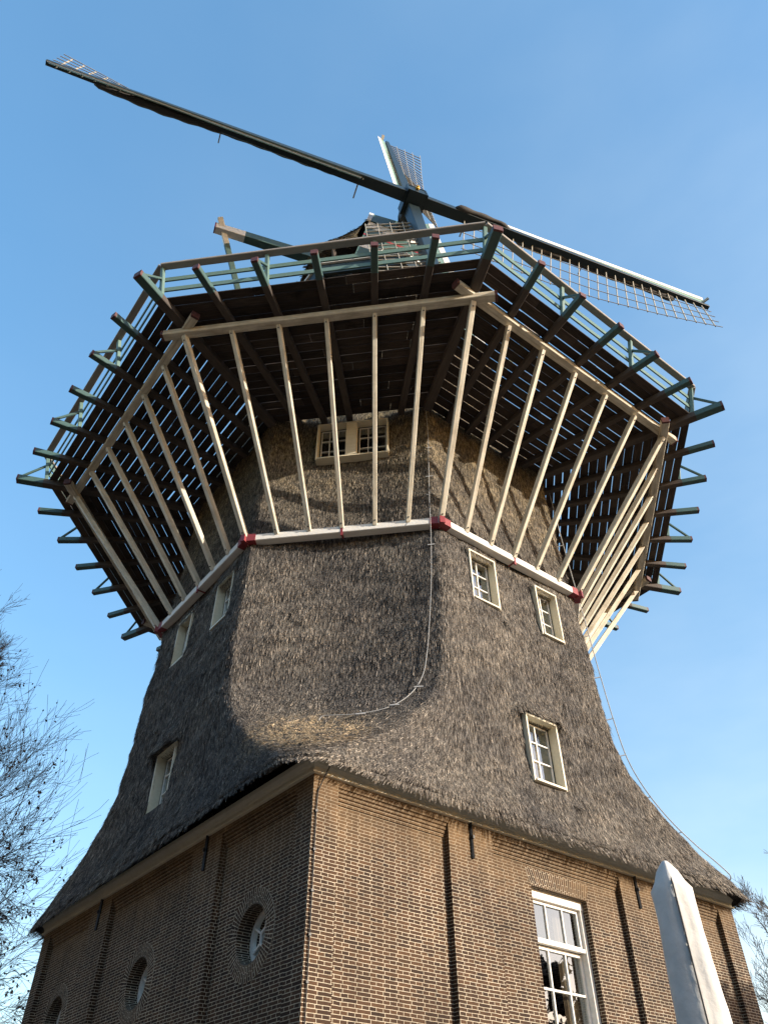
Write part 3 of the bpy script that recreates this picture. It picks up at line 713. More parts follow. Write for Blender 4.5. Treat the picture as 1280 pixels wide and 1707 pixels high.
# ------------------------------------------------------------------ gallery
RO, ZO = 8.42, 15.93
ZJ, ZD = 16.09, 16.19
def side_pt(rad, k, f, z): return oc(rad, k, z).lerp(oc(rad, k+1, z), f)
dk = MB(); pw = 0.225; ap0 = 4.72; ap1 = 9.24*math.cos(R(22.5))
for k in range(8):
    n, t = face_fr(-90+45*k); a = ap0; i = 0
    while a < ap1-0.05:
        b = min(a+pw, ap1); gap = 0.010+0.018*random.random()*(1 if k in (7, 1, 2, 6) else 0.6)
        if k in (1, 2, 7, 6) and random.random() < 0.1: gap += 0.014
        # boards are butted at two joints along the side
        hw0, hw1 = a*math.tan(R(22.5)), b*math.tan(R(22.5)); js = sorted([-1.0, random.uniform(-0.75, -0.1), random.uniform(0.1, 0.75), 1.0])
        for s0, s1 in zip(js, js[1:]):
            e = 0.004; zj = random.uniform(-0.004, 0.004); g2 = gap+random.uniform(-0.005, 0.006)
            g2 = max(g2, 0.004)
            q = [(a, s0*hw0+e), (a, s1*hw0-e), (b-g2, s1*(b-g2)*0.41421-e), (b-g2, s0*(b-g2)*0.41421+e)]
            lo = [CEN+n*x+t*y+Vector((0, 0, ZD-0.022+zj)) for x, y in q]; hi_ = [p+Vector((0, 0, 0.030)) for p in lo]
            uvq = [(y+k*20, x+i*3.7) for x, y in q]; base = len(dk.v)
            dk.v += [tuple(p) for p in lo+hi_]
            for f_ in ((0, 3, 2, 1), (4, 5, 6, 7), (0, 1, 5, 4), (1, 2, 6, 5), (2, 3, 7, 6), (3, 0, 4, 7)):
                dk.f.append(tuple(base+x for x in f_)); dk.uv.append([uvq[x % 4] for x in f_]); dk.mi.append(0)
        a = b; i += 1
GAL = dk.build("gallery", M_PLANK, MILL)

for k in range(8):      # outer ring beam, lapped over one another at the corners
    a, b = oc(RO, k, ZO), oc(RO, k+1, ZO); d = (b-a).normalized(); ex = 0.52; lift = 0.055 if k % 2 else -0.055
    L = (b-a).length+2*ex
    beam("outer_ring_beam", a-d*ex+Vector((0, 0, lift)), b+d*ex+Vector((0, 0, lift)), 0.19, 0.17, [M_CREAM, M_DRED], GAL, cuts=[(0.06, 1), (L-0.06, 0), (L, 1)])
for k in range(8):
    for i in range(6):
        f = i/6.0; corner = i == 0
        p0 = side_pt(5.0, k, f, ZJ); rj = 9.98; p1 = side_pt(rj, k, f, ZJ); pe = side_pt(9.30, k, f, ZJ)
        L = (p1-p0).length; Ld = (pe-p0).length
        beam("joist", p0, p1, 0.21 if corner else 0.155, 0.18 if corner else 0.15, [M_BWOOD, M_GREEN if k in (7, 0, 1, 2, 3, 6) else M_GREEN, M_DRED], GAL, cuts=[(Ld, 0), (L-0.05, 1), (L, 2)])
        if i % 2 == 0:
            pb = side_pt(9.26, k, f, ZD+0.02); pt_ = side_pt(9.46, k, f, 17.10)
            beam("rail_post", pb, pt_, 0.09, 0.09, M_MID, GAL, upv=(pb-CEN).cross(Vector((0, 0, 1))))
            q0 = pb.lerp(pt_, 0.62); q1 = side_pt(9.93, k, f, ZJ+0.075); beam("post_brace", q0, q1, 0.055, 0.06, M_GREEN, GAL, upv=(pb-CEN).cross(Vector((0, 0, 1))))
    # rails
    a, b = oc(9.50, k, 17.12), oc(9.50, k+1, 17.12); L = (b-a).length
    beam("handrail", a, b, 0.17, 0.065, M_RAIL, GAL)
    for zz in (16.48, 16.80):
        rr = 9.26+0.2*(zz-ZD)/0.9-0.07
        beam("mid_rail", oc(rr, k, zz), oc(rr, k+1, zz), 0.035, 0.15, M_MID, GAL)
# struts from the lower ring to the outer ring
for k in range(8):
    for i in range(6):
        f = i/6.0; p0 = side_pt(5.47, k, f, ZL+0.05); p1 = side_pt(RO-0.03, k, f, ZO-0.07 if i else ZO-0.12)
        st_n = Vector((p0.x-GX, p0.y-GY, 0)).normalized(); dn_ = (p1-p0).normalized(); on_ = (st_n-dn_*st_n.dot(dn_)).normalized()
        SO = beam("strut", p0, p1, 0.115 if i == 0 else 0.096, 0.13, M_CREAM, MILL, upv=(p0-CEN).cross(Vector((0, 0, 1))).cross(p1-p0))
        bo = MB(); Ls = (p1-p0).length
        for x_ in (0.10, Ls-0.12):
            for q_ in (-1, 1): bo.tube([(x_, 0.0, q_*0.06), (x_, 0.0, q_*0.082)], 0.016, 6)
        b_o = bo.build("bolt", M_IRON); b_o.parent = SO

# ------------------------------------------------------------------ cap
S_DH, S_ZH, S_AZ, S_T, S_PHI, S_R = 4.02, 29.9523, -1.1057, 0.2118, -0.014, 13.3868
nh = Vector((math.cos(S_AZ), math.sin(S_AZ), 0)); ns = Vector((math.cos(S_AZ)*math.cos(S_T), math.sin(S_AZ)*math.cos(S_T), math.sin(S_T)))
rs = Vector((-math.sin(S_AZ), math.cos(S_AZ), 0)); us = ns.cross(rs); HUB = nh*S_DH+Vector((0, 0, S_ZH))
rim = MB()
for k in range(8):
    n, t = face_fr(-90+45*k); a = 3.55; hw = a*0.41421
    rim.box(CEN+n*a+Vector((0, 0, 25.55)), t*hw, n*0.06, Vector((0, 0, 0.30)), 0)
    rim.box(CEN+n*(a+0.03)+Vector((0, 0, 25.90)), t*(hw+0.02), n*0.10, Vector((0, 0, 0.045)), 1)
rim.build("cap_ring", [M_DGREEN, M_WHITE], MILL)
cp = MB(); st = [2.75, 2.1, 1.2, 0, -2.0, -3.8]; rows = []
def csec(s_):
    b = float(np.interp(-s_, [-2.75, -2.1, -1.2, 0, 2, 3.8], [1.78, 2.72, 3.15, 3.25, 2.6, 1.4])); f = (2.75-s_)/6.55
    tw = 1.32-1.15*f**0.8; zt = 30.22-1.15*f**1.3; zb = 28.1
    return [(-b+0.35, zb-0.02), (-b, zb), (-b-0.02, zb+0.32), (-(b*0.6+tw*0.4), zb+0.45*(zt-zb)+0.22), (-tw-0.08, zt-0.32), (-tw*0.8, zt), (0, zt+0.10), (tw*0.8, zt), (tw+0.08, zt-0.32), (b*0.6+tw*0.4, zb+0.45*(zt-zb)+0.22), (b+0.02, zb+0.32), (b, zb), (b-0.35, zb-0.02)]
for s_ in st: rows.append([nh*s_+rs*l+Vector((0, 0, z)) for l, z in csec(s_)])
# subdivide the thatched roof for unevenness
grid = []
for i in range(len(st)-1):
    for f in np.linspace(0, 1, 9)[(0 if i == 0 else 1):]:
        row = [a.lerp(b, f) for a, b in zip(rows[i], rows[i+1])]; fine = []
        for a, b in zip(row, row[1:]):
            for g_ in np.linspace(0, 1, 9)[:-1]: fine.append(a.lerp(b, g_))
        fine.append(row[-1]); grid.append(fine)
for r_ in grid:
    for p in r_: p += Vector((0, 0, 1))*0.05*noise.noise(p*1.7)
m = len(grid[0]); cv = [tuple(p) for r_ in grid for p in r_]; cf = []
for i in range(len(grid)-1):
    for j in range(m-1): cf.append((i*m+j, i*m+j+1, (i+1)*m+j+1, (i+1)*m+j))
cf.append(tuple((len(grid)-1)*m+j for j in range(m)))
# reed on the cap
cva = np.array(cv); cq = np.array([f_ for f_ in cf if len(f_) == 4]); nst = 12000
k_ = RNG.integers(0, len(cq), nst); A = cva[cq[k_, 0]]; B = cva[cq[k_, 1]]; D_ = cva[cq[k_, 3]]; u_, v_ = RNG.random((2, nst, 1))
p_ = A+(B-A)*u_+(D_-A)*v_; n_ = np.cross(B-A, D_-A); n_ /= np.linalg.norm(n_, axis=1)[:, None]+1e-9
ctr = np.array([0, 0, 27.5]); n_ *= np.sign(((p_-ctr)*n_).sum(1))[:, None]
dn = (B-A); dn *= -np.sign(dn[:, 2:3]); dn /= np.linalg.norm(dn, axis=1)[:, None]+1e-9; sd_ = np.cross(dn, n_)
e_ = p_+dn*0.16+n_*0.04+sd_*RNG.normal(0, 0.03, (nst, 1)); wv = 0.012
VVc = np.stack([p_-sd_*wv, p_+sd_*wv, e_+sd_*wv, e_-sd_*wv], 1).reshape(-1, 3)
CAPO = mesh_np("cap", cv, cf, VVc, [M_THATCH, M_STALK], MILL)
# dark boarded underside with timbers
ub = MB(); outl = [r_[0] for r_ in grid]+[r_[-1] for r_ in grid][::-1]
ub.face([p+Vector((0, 0, 0.03)) for p in outl])
cage = [(2.6, -1.5), (1.4, -2.2), (-2.4, -2.2), (-3.4, -1.2), (-3.4, 1.2), (-2.4, 2.2), (1.4, 2.2), (2.6, 1.5)]
for (s0, l0), (s1, l1) in zip(cage, cage[1:]+cage[:1]):
    ub.face([nh*s0+rs*l0+Vector((0, 0, 26.35)), nh*s1+rs*l1+Vector((0, 0, 26.35)), nh*s1+rs*l1+Vector((0, 0, 28.14)), nh*s0+rs*l0+Vector((0, 0, 28.14))])
ub.face([nh*s0+rs*l0+Vector((0, 0, 26.36)) for s0, l0 in cage])
ub.build("cap_underside", M_DARK, CAPO)
for s_ in (2.1, 1.2, 0.2, -0.8):
    b_ = float(np.interp(-s_, [-2.75, -2.1, -1.2, 0, 2, 3.8], [1.78, 2.72, 3.15, 3.25, 2.6, 1.4]))
    for q_ in (-1, 1): beam("cap_rafter", nh*s_+rs*q_*(b_-0.2)+Vector((0, 0, 28.02)), nh*(s_-0.25)+rs*q_*2.15+Vector((0, 0, 26.5)), 0.13, 0.15, M_BWOOD, CAPO, upv=nh)
for l in (-1.75, -0.6, 0.6, 1.75): beam("cap_beam", nh*2.6+rs*l+Vector((0, 0, 26.25)), nh*-3.4+rs*l*0.8+Vector((0, 0, 26.25)), 0.2, 0.24, M_BWOOD, CAPO)
for s_ in (1.9, 0.6, -0.8, -2.2): beam("cap_beam", nh*s_-rs*2.9+Vector((0, 0, 26.12)), nh*s_+rs*2.9+Vector((0, 0, 26.12)), 0.18, 0.2, M_BWOOD, CAPO)
# front gable boarding
gp = lambda l, z, s_=2.82: nh*s_+rs*l+Vector((0, 0, z))
def gslab(mbx, pts, th, mi, s_=2.82):
    f_ = [gp(l, z, s_) for l, z in pts]; b_ = [gp(l, z, s_-th) for l, z in pts]; mbx.face(f_, None, mi); mbx.face(b_[::-1], None, mi)
    for i in range(len(pts)): mbx.face([f_[i], f_[(i+1) % len(pts)], b_[(i+1) % len(pts)], b_[i]], None, mi)
gb = MB()
bw_ = lambda z: 1.28+(30.1-z)*0.18
gslab(gb, [(-1.30, 29.55), (1.30, 29.55), (1.26, 30.15), (0, 30.32), (-1.26, 30.15)], 0.10, 0, 2.90)
for i, (z0, z1, mi) in enumerate([(29.02, 29.53, 1), (28.5, 29.0, 0), (28.36, 28.48, 2), (27.7, 28.34, 0), (27.4, 27.68, 1), (26.4, 27.38, 0)]):
    gslab(gb, [(-bw_(z0), z0), (bw_(z0), z0), (bw_(z1), z1), (-bw_(z1), z1)], 0.08, mi, 2.86-0.004*(i % 2))
for s_ in (-1, 1):     # white verge boards
    if s_ < 0:
        gslab(gb, [(-bw_(29.5)-0.10, 29.5), (-bw_(29.5)+0.06, 29.5), (-bw_(30.1)+0.08, 30.12), (-bw_(30.1)-0.10, 30.12)], 0.07, 1, 2.94); continue
    gslab(gb, [(s_*(bw_(26.35)-0.02), 26.35), (s_*(bw_(26.35)+0.20), 26.35), (s_*(bw_(30.1)+0.14), 30.12), (s_*(bw_(30.1)-0.06), 30.12)], 0.07, 1, 2.93)
gb.build("gable_boards", [M_GREEN, M_WHITE, M_RED], CAPO)

# tail beams
ends = []
for s_ in (-1, 1):
    e = nh*1.0+rs*6.85*s_+Vector((0, 0, 28.72)); a = nh*1.0+rs*0.0+Vector((0, 0, 28.95)); L = (e-a).length
    beam("tail_spruit", a, e, 0.36, 0.42, [M_DGREEN if False else M_GREEN, M_WHITE, M_RED], CAPO, cuts=[(L-1.15, 0), (L-0.05, 1), (L, 2)], taper=(1.15, 0.8)); ends.append(e)
tail = -nh*6.2+Vector((0, 0, 17.6))
beam("tail_pole", -nh*2.8+Vector((0, 0, 27.0)), tail, 0.34, 0.34, M_GREEN, CAPO, taper=(1.1, 0.8))
for e in ends:
    d = (tail-e).normalized(); p0 = e-d*0.50-(e-nh*e.dot(nh)).normalized()*0.0-rs*(0.35 if e.dot(rs) > 0 else -0.35); L = (tail-p0).length
    beam("tail_brace", p0, tail, 0.2, 0.2, [M_WHITE, M_GREEN], CAPO, cuts=[(1.05, 0), (L, 1)], upv=rs)

# ------------------------------------------------------------------ windshaft, stocks and sails
sh = MB(); n = 14
pr_ = [(-3.0, 0.26), (-0.9, 0.30), (-0.75, 0.36), (-0.42, 0.40)]
sh.tube([HUB+ns*a for a, _ in pr_], [r_ for _, r_ in pr_], n)
SHAFT = sh.build("windshaft", M_DGREEN, MILL)
pe = MB()       # poll end: an iron box pierced by the two stocks
pe.box(HUB-ns*0.05, rs*0.36, us*0.36, ns*0.46)
for s_ in (-1, 1):
    pe.box(HUB-ns*0.05+rs*0.37*s_, rs*0.03, us*0.40, ns*0.48); pe.box(HUB-ns*0.05+us*0.37*s_, rs*0.40, us*0.03, ns*0.48)
pe.build("poll_end", M_DGREEN, SHAFT)
yl = MB(); yl.tube([HUB+ns*(0.40+0.02*i)+us*0.10 for i in range(9)], [0.02, 0.06, 0.09, 0.07, 0.10, 0.07, 0.05, 0.06, 0.01], 8); yl.build("gold_finial", M_YELLOW, SHAFT, True)
for ax, offn, nm in ((0, 0.20, 'a'), (1, -0.22, 'b')):
    for s_ in ():
        pass
def radial(k):
    a = S_PHI+k*math.pi/2; return rs*math.cos(a)+us*math.sin(a), -rs*math.sin(a)+us*math.cos(a)
WA_R = [0.0, 2.0, 5.6, 8.0, 10.6, 13.4]; WA_A = {0: [24, 25, 30, 27, 18, 6], 1: [25, 25, 24, 22, 14, 0], 2: [15, 15, 15, 14, 9, -3], 3: [22, 22, 22, 18, 12, 3]}
for k in range(4):
    rd, ld = radial(k); on = 0.09 if k % 2 == 0 else -0.27; HB = HUB+ns*on
    wang = lambda r_: R(float(np.interp(r_, WA_R, WA_A[k])))
    beam("stock", HB+rd*0.30, HB+rd*13.39, 0.46, 0.44, M_DGREEN, SHAFT, upv=ns, taper=(1.0, 0.40))
    pt = lambda r_, wd, e=0.0: HB+rd*r_+(-ld*math.cos(wang(r_))-ns*math.sin(wang(r_)))*wd+ns*e
    la = MB(); r_ = 2.1
    while r_ < 13.32:
        la.bar(pt(r_, -0.30), pt(r_, 1.87), 0.030, 0.04, ns); r_ += 0.42
    for wd in (0.52, 0.97, 1.42, 1.86):
        q = np.linspace(2.0, 13.32, 22)
        for a, b in zip(q, q[1:]): la.bar(pt(a, wd, 0.03), pt(b, wd, 0.03), 0.016, 0.026, ns)
    SAIL = la.build("sail", M_LATH, SHAFT)
    lb = MB()
    q = np.linspace(2.2, 13.25, 20)
    lw = 0.62; wa0 = R(16)
    pl = lambda r_, wd, e=0.0: HB+rd*r_+ld*(wd*math.cos(wa0))+ns*(wd*math.sin(wa0)+e)
    for i, (a, b) in enumerate(zip(q, q[1:])):
        a0, a1 = 0.17, 0.40 if True else 0
        if i == 0: a0 = 0.25
        for (w0, w1, mi, e) in ((a0, 0.41, 0, 0.0), (0.415, 0.60, 1, 0.012)):
            A_ = [pl(a, w0, e), pl(b, 0.17 if mi == 0 else w0, e), pl(b, w1, e), pl(a, w1, e)]; B_ = [p-ns*0.03 for p in A_]
            lb.face(A_, None, mi); lb.face(B_[::-1], None, mi)
            lb.face([A_[2], A_[3], B_[3], B_[2]], None, mi); lb.face([A_[0], A_[1], B_[1], B_[0]], None, mi)
            if i == 0: lb.face([A_[3], A_[0], B_[0], B_[3]], None, mi)
            if i == len(q)-2: lb.face([A_[1], A_[2], B_[2], B_[1]], None, mi)
    LBO = lb.build("leading_board", [M_PGREEN, M_WHITE], SHAFT)
    # furled sailcloth lashed along the stock
    fc_ = MB(); path = []; rad = []
    for s_ in np.linspace(1.6, 11.8, 60):
        if k == 2:
            lat = -0.17*math.exp(-((s_-4.5)/1.3)**2)+0.20*math.exp(-((s_-9.4)/1.7)**2); bul = 0.10+0.05*math.exp(-((s_-4.5)/1.2)**2)+0.05*math.exp(-((s_-9.6)/1.4)**2)
            path.append(HB+rd*s_+ld*lat-ns*0.13)
        else:
            lat = 0.10*math.sin(s_*1.3+k*2); bul = 0.09+0.05*abs(math.sin(s_*0.9+k))
            path.append(HB+rd*s_-ld*(0.05+lat*0.5)-ns*0.17+ns*(0.42*max(0, min(1, 4.6-s_)) if k == 0 else 0.0))
        rad.append(bul*(1+0.12*math.sin(s_*7.3+k)))
    rad[0] = rad[-1] = 0.02
    fc_.tube(path, rad, 8); fc_.build("furled_sailcloth", M_CLOTH, SHAFT, True)
    # small irons on the stock
    irons = [(HB+rd*2.2, HB+rd*2.2-ns*0.75, 0.05, 0.05, rd), (HB+rd*7.4-ns*0.1, HB+rd*7.4-ns*0.55, 0.04, 0.04, rd)]
    if k != 2: irons.append((HB+rd*13.2+ld*0.30, HB+rd*13.36+ld*0.30+ns*0.30, 0.05, 0.14, ld))
    for a_, b_, w_, h_, u_ in irons:
        ir = MB(); ir.bar(a_, b_, w_, h_, u_); ir.build("stock_iron", M_LATH, SHAFT)

# ------------------------------------------------------------------ conductor cables
def surf(az, t, z, off):      # point standing off the thatch
    n, tt = face_fr(az); d = (math.sqrt(2)*H(z)-W(z)) if az in (-90, 0) else H(z); return CEN+n*(d+off)+tt*t+Vector((0, 0, z))
c1 = [surf(-90, x, z, o) for x, z, o in ((1.92, 15.9, .06), (1.93, 14.9, .06), (1.89, 13.3, .08), (1.88, 12.3, .3), (1.88, 11.7, .32), (1.82, 10.6, .03), (1.73, 9.4, .015), (1.66, 8.75, .0), (1.58, 8.3, .0), (1.43, 7.95, -.01), (1.2, 7.68, -.02), (0.9, 7.5, -.03), (0.45, 7.42, -.04), (0.1, 7.44, -.05), (-0.1, 7.44, -.05), (-0.16, 7.36, -.1))]
def smooth_path(p, n=6):
    out = []
    for i in range(len(p)-1):
        a, b, c_, d = p[max(i-1, 0)], p[i], p[i+1], p[min(i+2, len(p)-1)]
        for s_ in np.linspace(0, 1, n)[:-1]: out.append(0.5*((2*b)+(c_-a)*s_+(2*a-5*b+4*c_-d)*s_*s_+(3*b-a-3*c_+d)*s_**3))
    return out+[p[-1]]
cb = MB(); cb.tube(smooth_path(c1), 0.0065, 5)
for x, z in ((1.93, 14.6), (1.9, 13.6), (1.89, 13.0), (1.88, 12.25), (1.86, 11.5), (1.50, 8.05), (1.1, 7.62), (0.55, 7.43)):
    a = surf(-90, x, z, 0.05 if z < 11 else 0.08); b = surf(-90, x, z, -0.15); cb.bar(a, b-Vector((0, 0, 0.03)), 0.016, 0.016); cb.bar(surf(-90, x-0.08, z-0.05, 0.0), surf(-90, x+0.08, z-0.05, 0.0), 0.02, 0.02)
cb.build("conductor_cable", M_ZINC, MILL)
def rc(z, off): # along the right-hand corner, standing off it
    n, tt = face_fr(0); Cc = math.sqrt(2)*H(z)-W(z); return CEN+n*(Cc+off)+tt*(-W(z)*0.75)+Vector((0, 0, z))
zs_ = [15.9, 14.5, 13, 12, 11, 10, 9, 8.2, 7.6, 7.1, 6.7, 6.4]
c2 = [rc(z, 0.22) for z in zs_]+[rc(6.2, 0.16), rc(6.12, 0.0)]
cb = MB(); cb.tube(smooth_path(c2), 0.012, 5)
for z in (14.0, 12.6, 11.2, 10.1, 9.1, 8.3, 7.5, 6.9): cb.bar(rc(z, 0.23), rc(z-0.05, -0.05), 0.016, 0.016)
cb.build("conductor_cable", M_ZINC, MILL)
cb = MB(); cx = lambda u, z, d: PR(u, z, d)
cb.tube(smooth_path([cx(0.20, 6.02, -0.2), cx(0.16, 5.85, -0.12), cx(0.09, 5.6, -0.03), cx(0.055, 5.4, -0.02), cx(0.05, 4.5, -0.02), cx(0.05, 3.5, -0.02), cx(0.05, 1.0, -0.02)]), 0.009, 5)
for z in (5.25, 4.75, 4.25, 3.75, 3.25): cb.bar(cx(0.05, z, 0.0), cx(0.05, z, -0.035), 0.035, 0.03)
cb.build("conductor_cable", M_IRON, MILL)

# ------------------------------------------------------------------ parasol in its winter cover
PX, PY = CAMP[0]+6.0*math.cos(R(76.85)), CAMP[1]+6.0*math.sin(R(76.85))
PAR = empty("closed_parasol", (PX, PY, GZ), "tall closed parasol wrapped in an off white winter cover, standing before the brick wall", "parasol")
ztop = CAMP[2]+6.0*math.tan(R(17.85)); cv_ = MB(); NA = 40
vdir = math.atan2(CAMP[1]-PY, CAMP[0]-PX)
zs_ = [ztop, ztop-0.02, ztop-0.07, ztop-0.14, ztop-0.19, ztop-0.27]+list(np.linspace(ztop-0.4, 0.75, 34)); rr_ = []
for z in zs_:
    d = ztop-z
    if d < 0.19: r_ = 0.016+0.108*(d/0.19)**0.8
    else: r_ = 0.124+0.047*(d-0.19)
    rr_.append(r_)
for z, r_ in zip(zs_, rr_):
    for j in range(NA):
        a = 2*math.pi*j/NA; rel = (a+math.pi) % (2*math.pi)-math.pi
        d_ = ztop-z
        # rounded square in plan, one arris towards the viewer, with a flap seam
        ca, sa = abs(math.cos(a)), abs(math.sin(a)); k = 1.0/((ca**2.6+sa**2.6)**(1/2.6)); kk = r_*(0.80*k+0.25)*(0.96)
        kk *= 1+0.045*noise.noise((math.cos(a)*2.2, math.sin(a)*2.2, z*2.3))+0.035*noise.noise((math.cos(a)*4, math.sin(a)*4, z*5+7))+0.025*noise.noise((math.cos(a)*9, math.sin(a)*9, z*14+3))
        if d_ < 0.30: kk *= 1+0.10*math.cos(4*a+0.4)*(1-d_/0.30)+0.05*math.sin(d_*60+a*2)
        if -0.10 < rel < 0.12: kk *= 1+0.05*math.sin(z*3)*0.4+0.03
        if 0.12 < rel < 0.60: kk *= 0.955+0.03*noise.noise((rel*4, z*7, 2.0))+0.02*noise.noise((rel*9, z*16, 5.0))
        if rel < -0.10: kk *= 1-0.05*math.exp(-((rel+0.75)/0.35)**2)*(0.6+0.9*noise.noise((1.0, z*1.4, 3.0)))
        aa = vdir+a+0.12; cv_.v.append((kk*math.cos(aa)+PX, kk*math.sin(aa)+PY, z))
for i in range(len(zs_)-1):
    for j in range(NA): cv_.f.append((i*NA+j, i*NA+(j+1) % NA, (i+1)*NA+(j+1) % NA, (i+1)*NA+j)); cv_.uv.append(None); cv_.mi.append(0)
cv_.f.append(tuple(range(NA))[::-1]); cv_.uv.append(None); cv_.mi.append(0)
cv_.build("cover", M_COVER, PAR, True)
sm = MB(); spath = []
for z, r_ in zip(zs_[3:], rr_[3:]):
    aa = vdir+0.12+0.02; kk = r_*1.03*(1+0.05*math.sin(z*3)*0.4+0.03)+0.004; spath.append((kk*math.cos(aa)+PX, kk*math.sin(aa)+PY, z))
sm.tube(spath, 0.0055, 5); sm.build("cover_seam", M_SEAM, PAR)
po = MB(); po.tube([(PX, PY, GZ+0.08), (PX, PY, 0.9)], 0.045, 12); po.build("pole", M_ZINC, PAR)
ba = MB(); ba.box((PX, PY, GZ+0.04), (0.42, 0, 0), (0, 0.42, 0), (0, 0, 0.04)); ba.box((PX, PY, GZ+0.11), (0.09, 0, 0), (0, 0.09, 0), (0, 0, 0.03)); ba.build("base_slab", M_GROUND, PAR)

# ------------------------------------------------------------------ bare trees
def tree(name, loc, height, label, seed, stems=1, spread=0.55, limb0=0.18, leaves=600, leaf=0.06, r0=0.28, depth=4, droop=0.0, leafz=(0, 1), nlimb=26, group=None, kid=(0, 7, 7, 6), up=(18, 50), trop=0.08):
    rnd = random.Random(seed); o = empty(name, loc, label, "tree", group); base = Vector(loc)
    trunk = MB(); crown = MB(); lf = MB(); twigs = []
    def grow(p, d, L, r_, lev, mbx):
        n_ = max(3, int(5-lev*0.5)); pts = [p]; rad = [r_]; q = p.copy(); dd = d.normalized()
        for i in range(n_):
            dd = (dd+Vector((rnd.gauss(0, 1), rnd.gauss(0, 1), rnd.gauss(0, 1)))*0.075+Vector((0, 0, 1))*(trop-droop*0.12*lev)).normalized()
            q = q+dd*(L/n_); pts.append(q.copy()); rad.append(max(0.005, r_*(1-0.75*(i+1)/n_)))
        mbx.tube(pts, rad, 7 if lev == 0 else 5 if lev == 1 else 3, cap=False)
        if lev >= depth: twigs.append(pts); return
        kids = kid[min(lev, 3)] if lev else 0
        for c_ in range(kids):
            f = rnd.uniform(0.2, 1.0); i = min(int(f*n_), n_-1); bp = pts[i].lerp(pts[i+1], f*n_-i); ax = (pts[i+1]-pts[i]).normalized()
            sd = ax.orthogonal().normalized(); sd.rotate(Matrix.Rotation(rnd.uniform(0, 6.283), 3, ax)); an = rnd.uniform(0.35, 0.75)
            nd = ax*math.cos(an)+sd*math.sin(an); grow(bp, nd, L*rnd.uniform(0.38, 0.62), max(0.004, rad[i]*0.55), lev+1, mbx)
    for s_ in range(stems):
        q = base+Vector((rnd.uniform(-.4, .4), rnd.uniform(-.4, .4), 0))*(stems > 1); dd = Vector((rnd.uniform(-.2, .2), rnd.uniform(-.2, .2), 1))*1.0 if stems > 1 else Vector((0.02, 0.01, 1))
        n_ = 12; pts = [q.copy()]; rad = [r0*1.25]; hh = height*rnd.uniform(0.85, 1.0)
        for i in range(n_):
            dd = (dd+Vector((rnd.gauss(0, .05), rnd.gauss(0, .05), 0.10))).normalized(); q = q+dd*hh/n_; pts.append(q.copy()); rad.append(max(0.012, r0*(1-(i+1)/n_)**0.9))
        trunk.tube(pts, rad, 9)
        for c_ in range(nlimb//stems):
            f = limb0+(1-limb0)*((c_+rnd.random())/(nlimb//stems)); x = f*n_; i = min(int(x), n_-1); bp = pts[i].lerp(pts[i+1], x-i); a = c_*2.4+rnd.uniform(-.5, .5)
            el = R(rnd.uniform(*up)); nd = Vector((math.cos(a)*math.cos(el), math.sin(a)*math.cos(el), math.sin(el)))
            grow(bp, nd, hh*spread*(1.05-f*0.75)*rnd.uniform(0.75, 1.1), max(0.02, rad[i]*0.42), 1, crown)
    for c_ in range(leaves):
        tw = rnd.choice(twigs); hz = (tw[0].z-base.z)/height
        if not (leafz[0] <= hz <= leafz[1]) or (rnd.random() < 0.0): continue
        for m_ in range(rnd.randint(1, 4)):
            p = tw[-1].lerp(tw[0], rnd.random()*0.7)+Vector((rnd.gauss(0, .05), rnd.gauss(0, .05), -abs(rnd.gauss(0.03, .04)))); a = Vector((rnd.gauss(0, 1), rnd.gauss(0, 1), rnd.gauss(-0.8, .6))).normalized(); b = a.orthogonal().normalized(); c2_ = a.cross(b)
            s_ = leaf*rnd.uniform(0.6, 1.2)
            lf.v += [tuple(p), tuple(p+a*s_*0.5+b*s_*0.32+c2_*s_*0.1), tuple(p+a*s_), tuple(p+a*s_*0.5-b*s_*0.32+c2_*s_*0.1)]
            i = len(lf.v)-4; lf.f += [(i, i+1, i+2), (i, i+2, i+3)]; lf.uv += [None, None]; lf.mi += [0, 0]
    trunk.build("trunk", M_BARK, o, True); cr = crown.build("crown", M_BARK, o, True)
    if lf.f: lf.build("leaves", M_LEAF, o)
    return o
def at(az, dist): return (CAMP[0]+dist*math.cos(R(az)), CAMP[1]+dist*math.sin(R(az)), GZ)
tree("bare_tree", at(129.5, 27), 18.6, "tall bare tree with upswept twigs and a few brown leaves, at left beside the mill", 3, 1, 0.42, 0.18, 1300, 0.11, 0.26, 4, 0, (0.0, 0.9), 50, None, (0, 7, 7, 5), (20, 50), 0.10)
tree("leafy_tree", at(126.0, 24), 10.0, "low tree at left still holding many withered brown leaves, beside the mill's far corner", 12, 1, 0.5, 0.3, 1600, 0.10, 0.14, 4, 0.45, (0, 1), 30)
tree("bare_tree", at(69.2, 26), 9.7, "slender many stemmed bare tree at right behind the parasol and brick corner", 21, 6, 0.36, 0.10, 600, 0.05, 0.09, 4, 0, (0, 1), 84, None, (0, 6, 5, 3), (38, 66), 0.06)

tree("leafy_tree", (16.4, -3.7, GZ), 8.1, "dense tree beyond the right edge, shading the far end of the sunlit brick wall", 5, 3, 0.30, 0.25, 9000, 0.19, 0.12, 4, 0, (0, 1), 34)

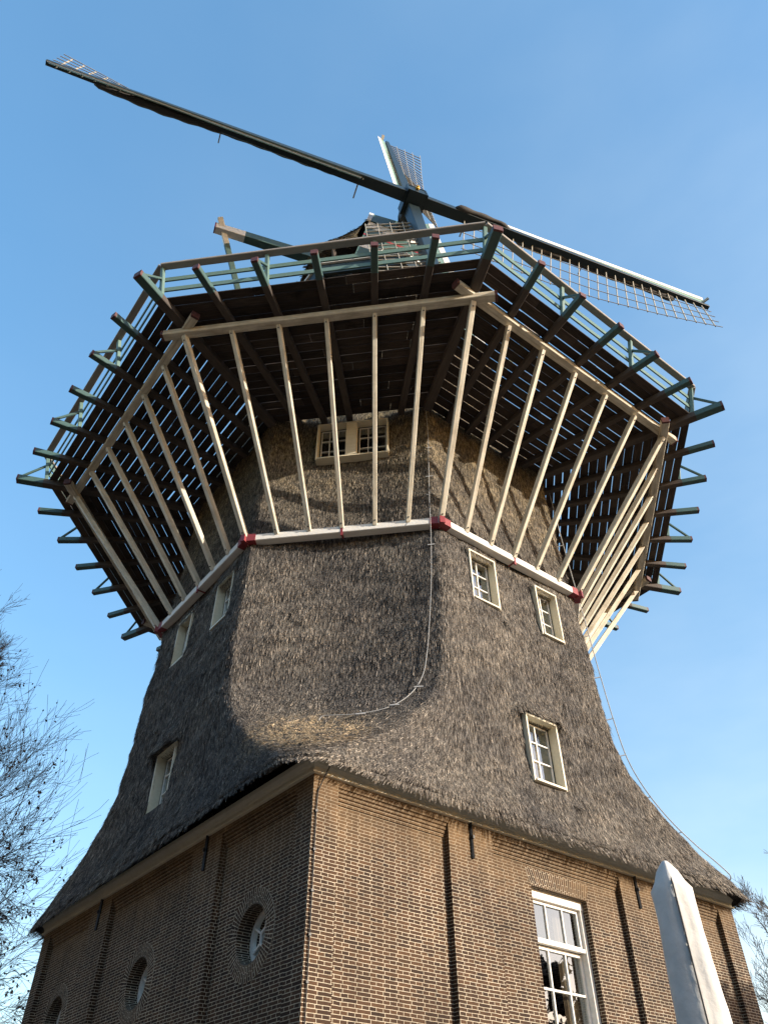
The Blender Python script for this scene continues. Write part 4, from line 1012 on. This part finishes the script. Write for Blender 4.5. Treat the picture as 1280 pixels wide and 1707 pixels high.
# ------------------------------------------------------------------ unseen terraces, added for reflections in the glass and to block low sky
def house_block(name, label, c, ax, L, dep, eave, ridge, seed):
    o = empty(name, (c[0], c[1], GZ), label, "house"); rnd = random.Random(seed); ax = Vector(ax).normalized(); n = Vector((-ax.y, ax.x, 0))
    if n.dot(-Vector((c[0], c[1], 0))) < 0: n = -n
    c = Vector((c[0], c[1], 0)); P = lambda u, d, z: c+ax*u+n*d+Vector((0, 0, z))
    wb = MB(); h = L/2
    for (a, b) in (((-h, 0), (h, 0)), ((h, 0), (h, -dep)), ((h, -dep), (-h, -dep)), ((-h, -dep), (-h, 0))):
        wb.face([P(*a, GZ), P(*b, GZ), P(*b, eave), P(*a, eave)], [(0, 0), (L, 0), (L, eave), (0, eave)])
    for u in (-h, h): wb.face([P(u, 0, eave), P(u, -dep, eave), P(u, -dep/2, ridge)], [(0, 0), (dep, 0), (dep/2, 4)])
    wb.build("wall", M_BRICK, o)
    rf = MB()
    for s_ in (0, 1):
        d0 = 0.4 if s_ == 0 else -dep-0.4
        rf.face([P(-h-0.3, d0, eave-0.2), P(h+0.3, d0, eave-0.2), P(h+0.3, -dep/2, ridge+0.1), P(-h-0.3, -dep/2, ridge+0.1)])
    u = -h+3
    while u < h-2: rf.box(P(u, -dep/2, ridge+0.7), ax*0.5, n*0.35, (0, 0, 0.9)); u += 6
    rf.build("roof", M_DARK, o)
    z = 1.0
    while z < eave-2:
        u = -h+1.6
        while u < h-1:
            wd = MB(); wd.box(P(u, 0.02, z+0.85), ax*0.55, n*0.05, (0, 0, 0.85)); f_ = wd.build("window", M_WHITE, o)
            pn_ = MB(); pn_.face([P(u-0.47, 0.075, z+0.08), P(u+0.47, 0.075, z+0.08), P(u+0.47, 0.075, z+1.62), P(u-0.47, 0.075, z+1.62)]); pn_.build("pane", M_GLASS, f_); u += 3.0
        z += 3.1
house_block("added_terrace", "long brick terrace added behind the viewer, for window reflections and to block low sky", (-6, -44), (1, 0, 0), 66, 10, 12.5, 16.5, 1)
house_block("added_terrace", "brick terrace added out of view at left, blocking low sky from the shaded wall", (-29, -12), (0, 1, 0), 50, 10, 14, 18.5, 2)
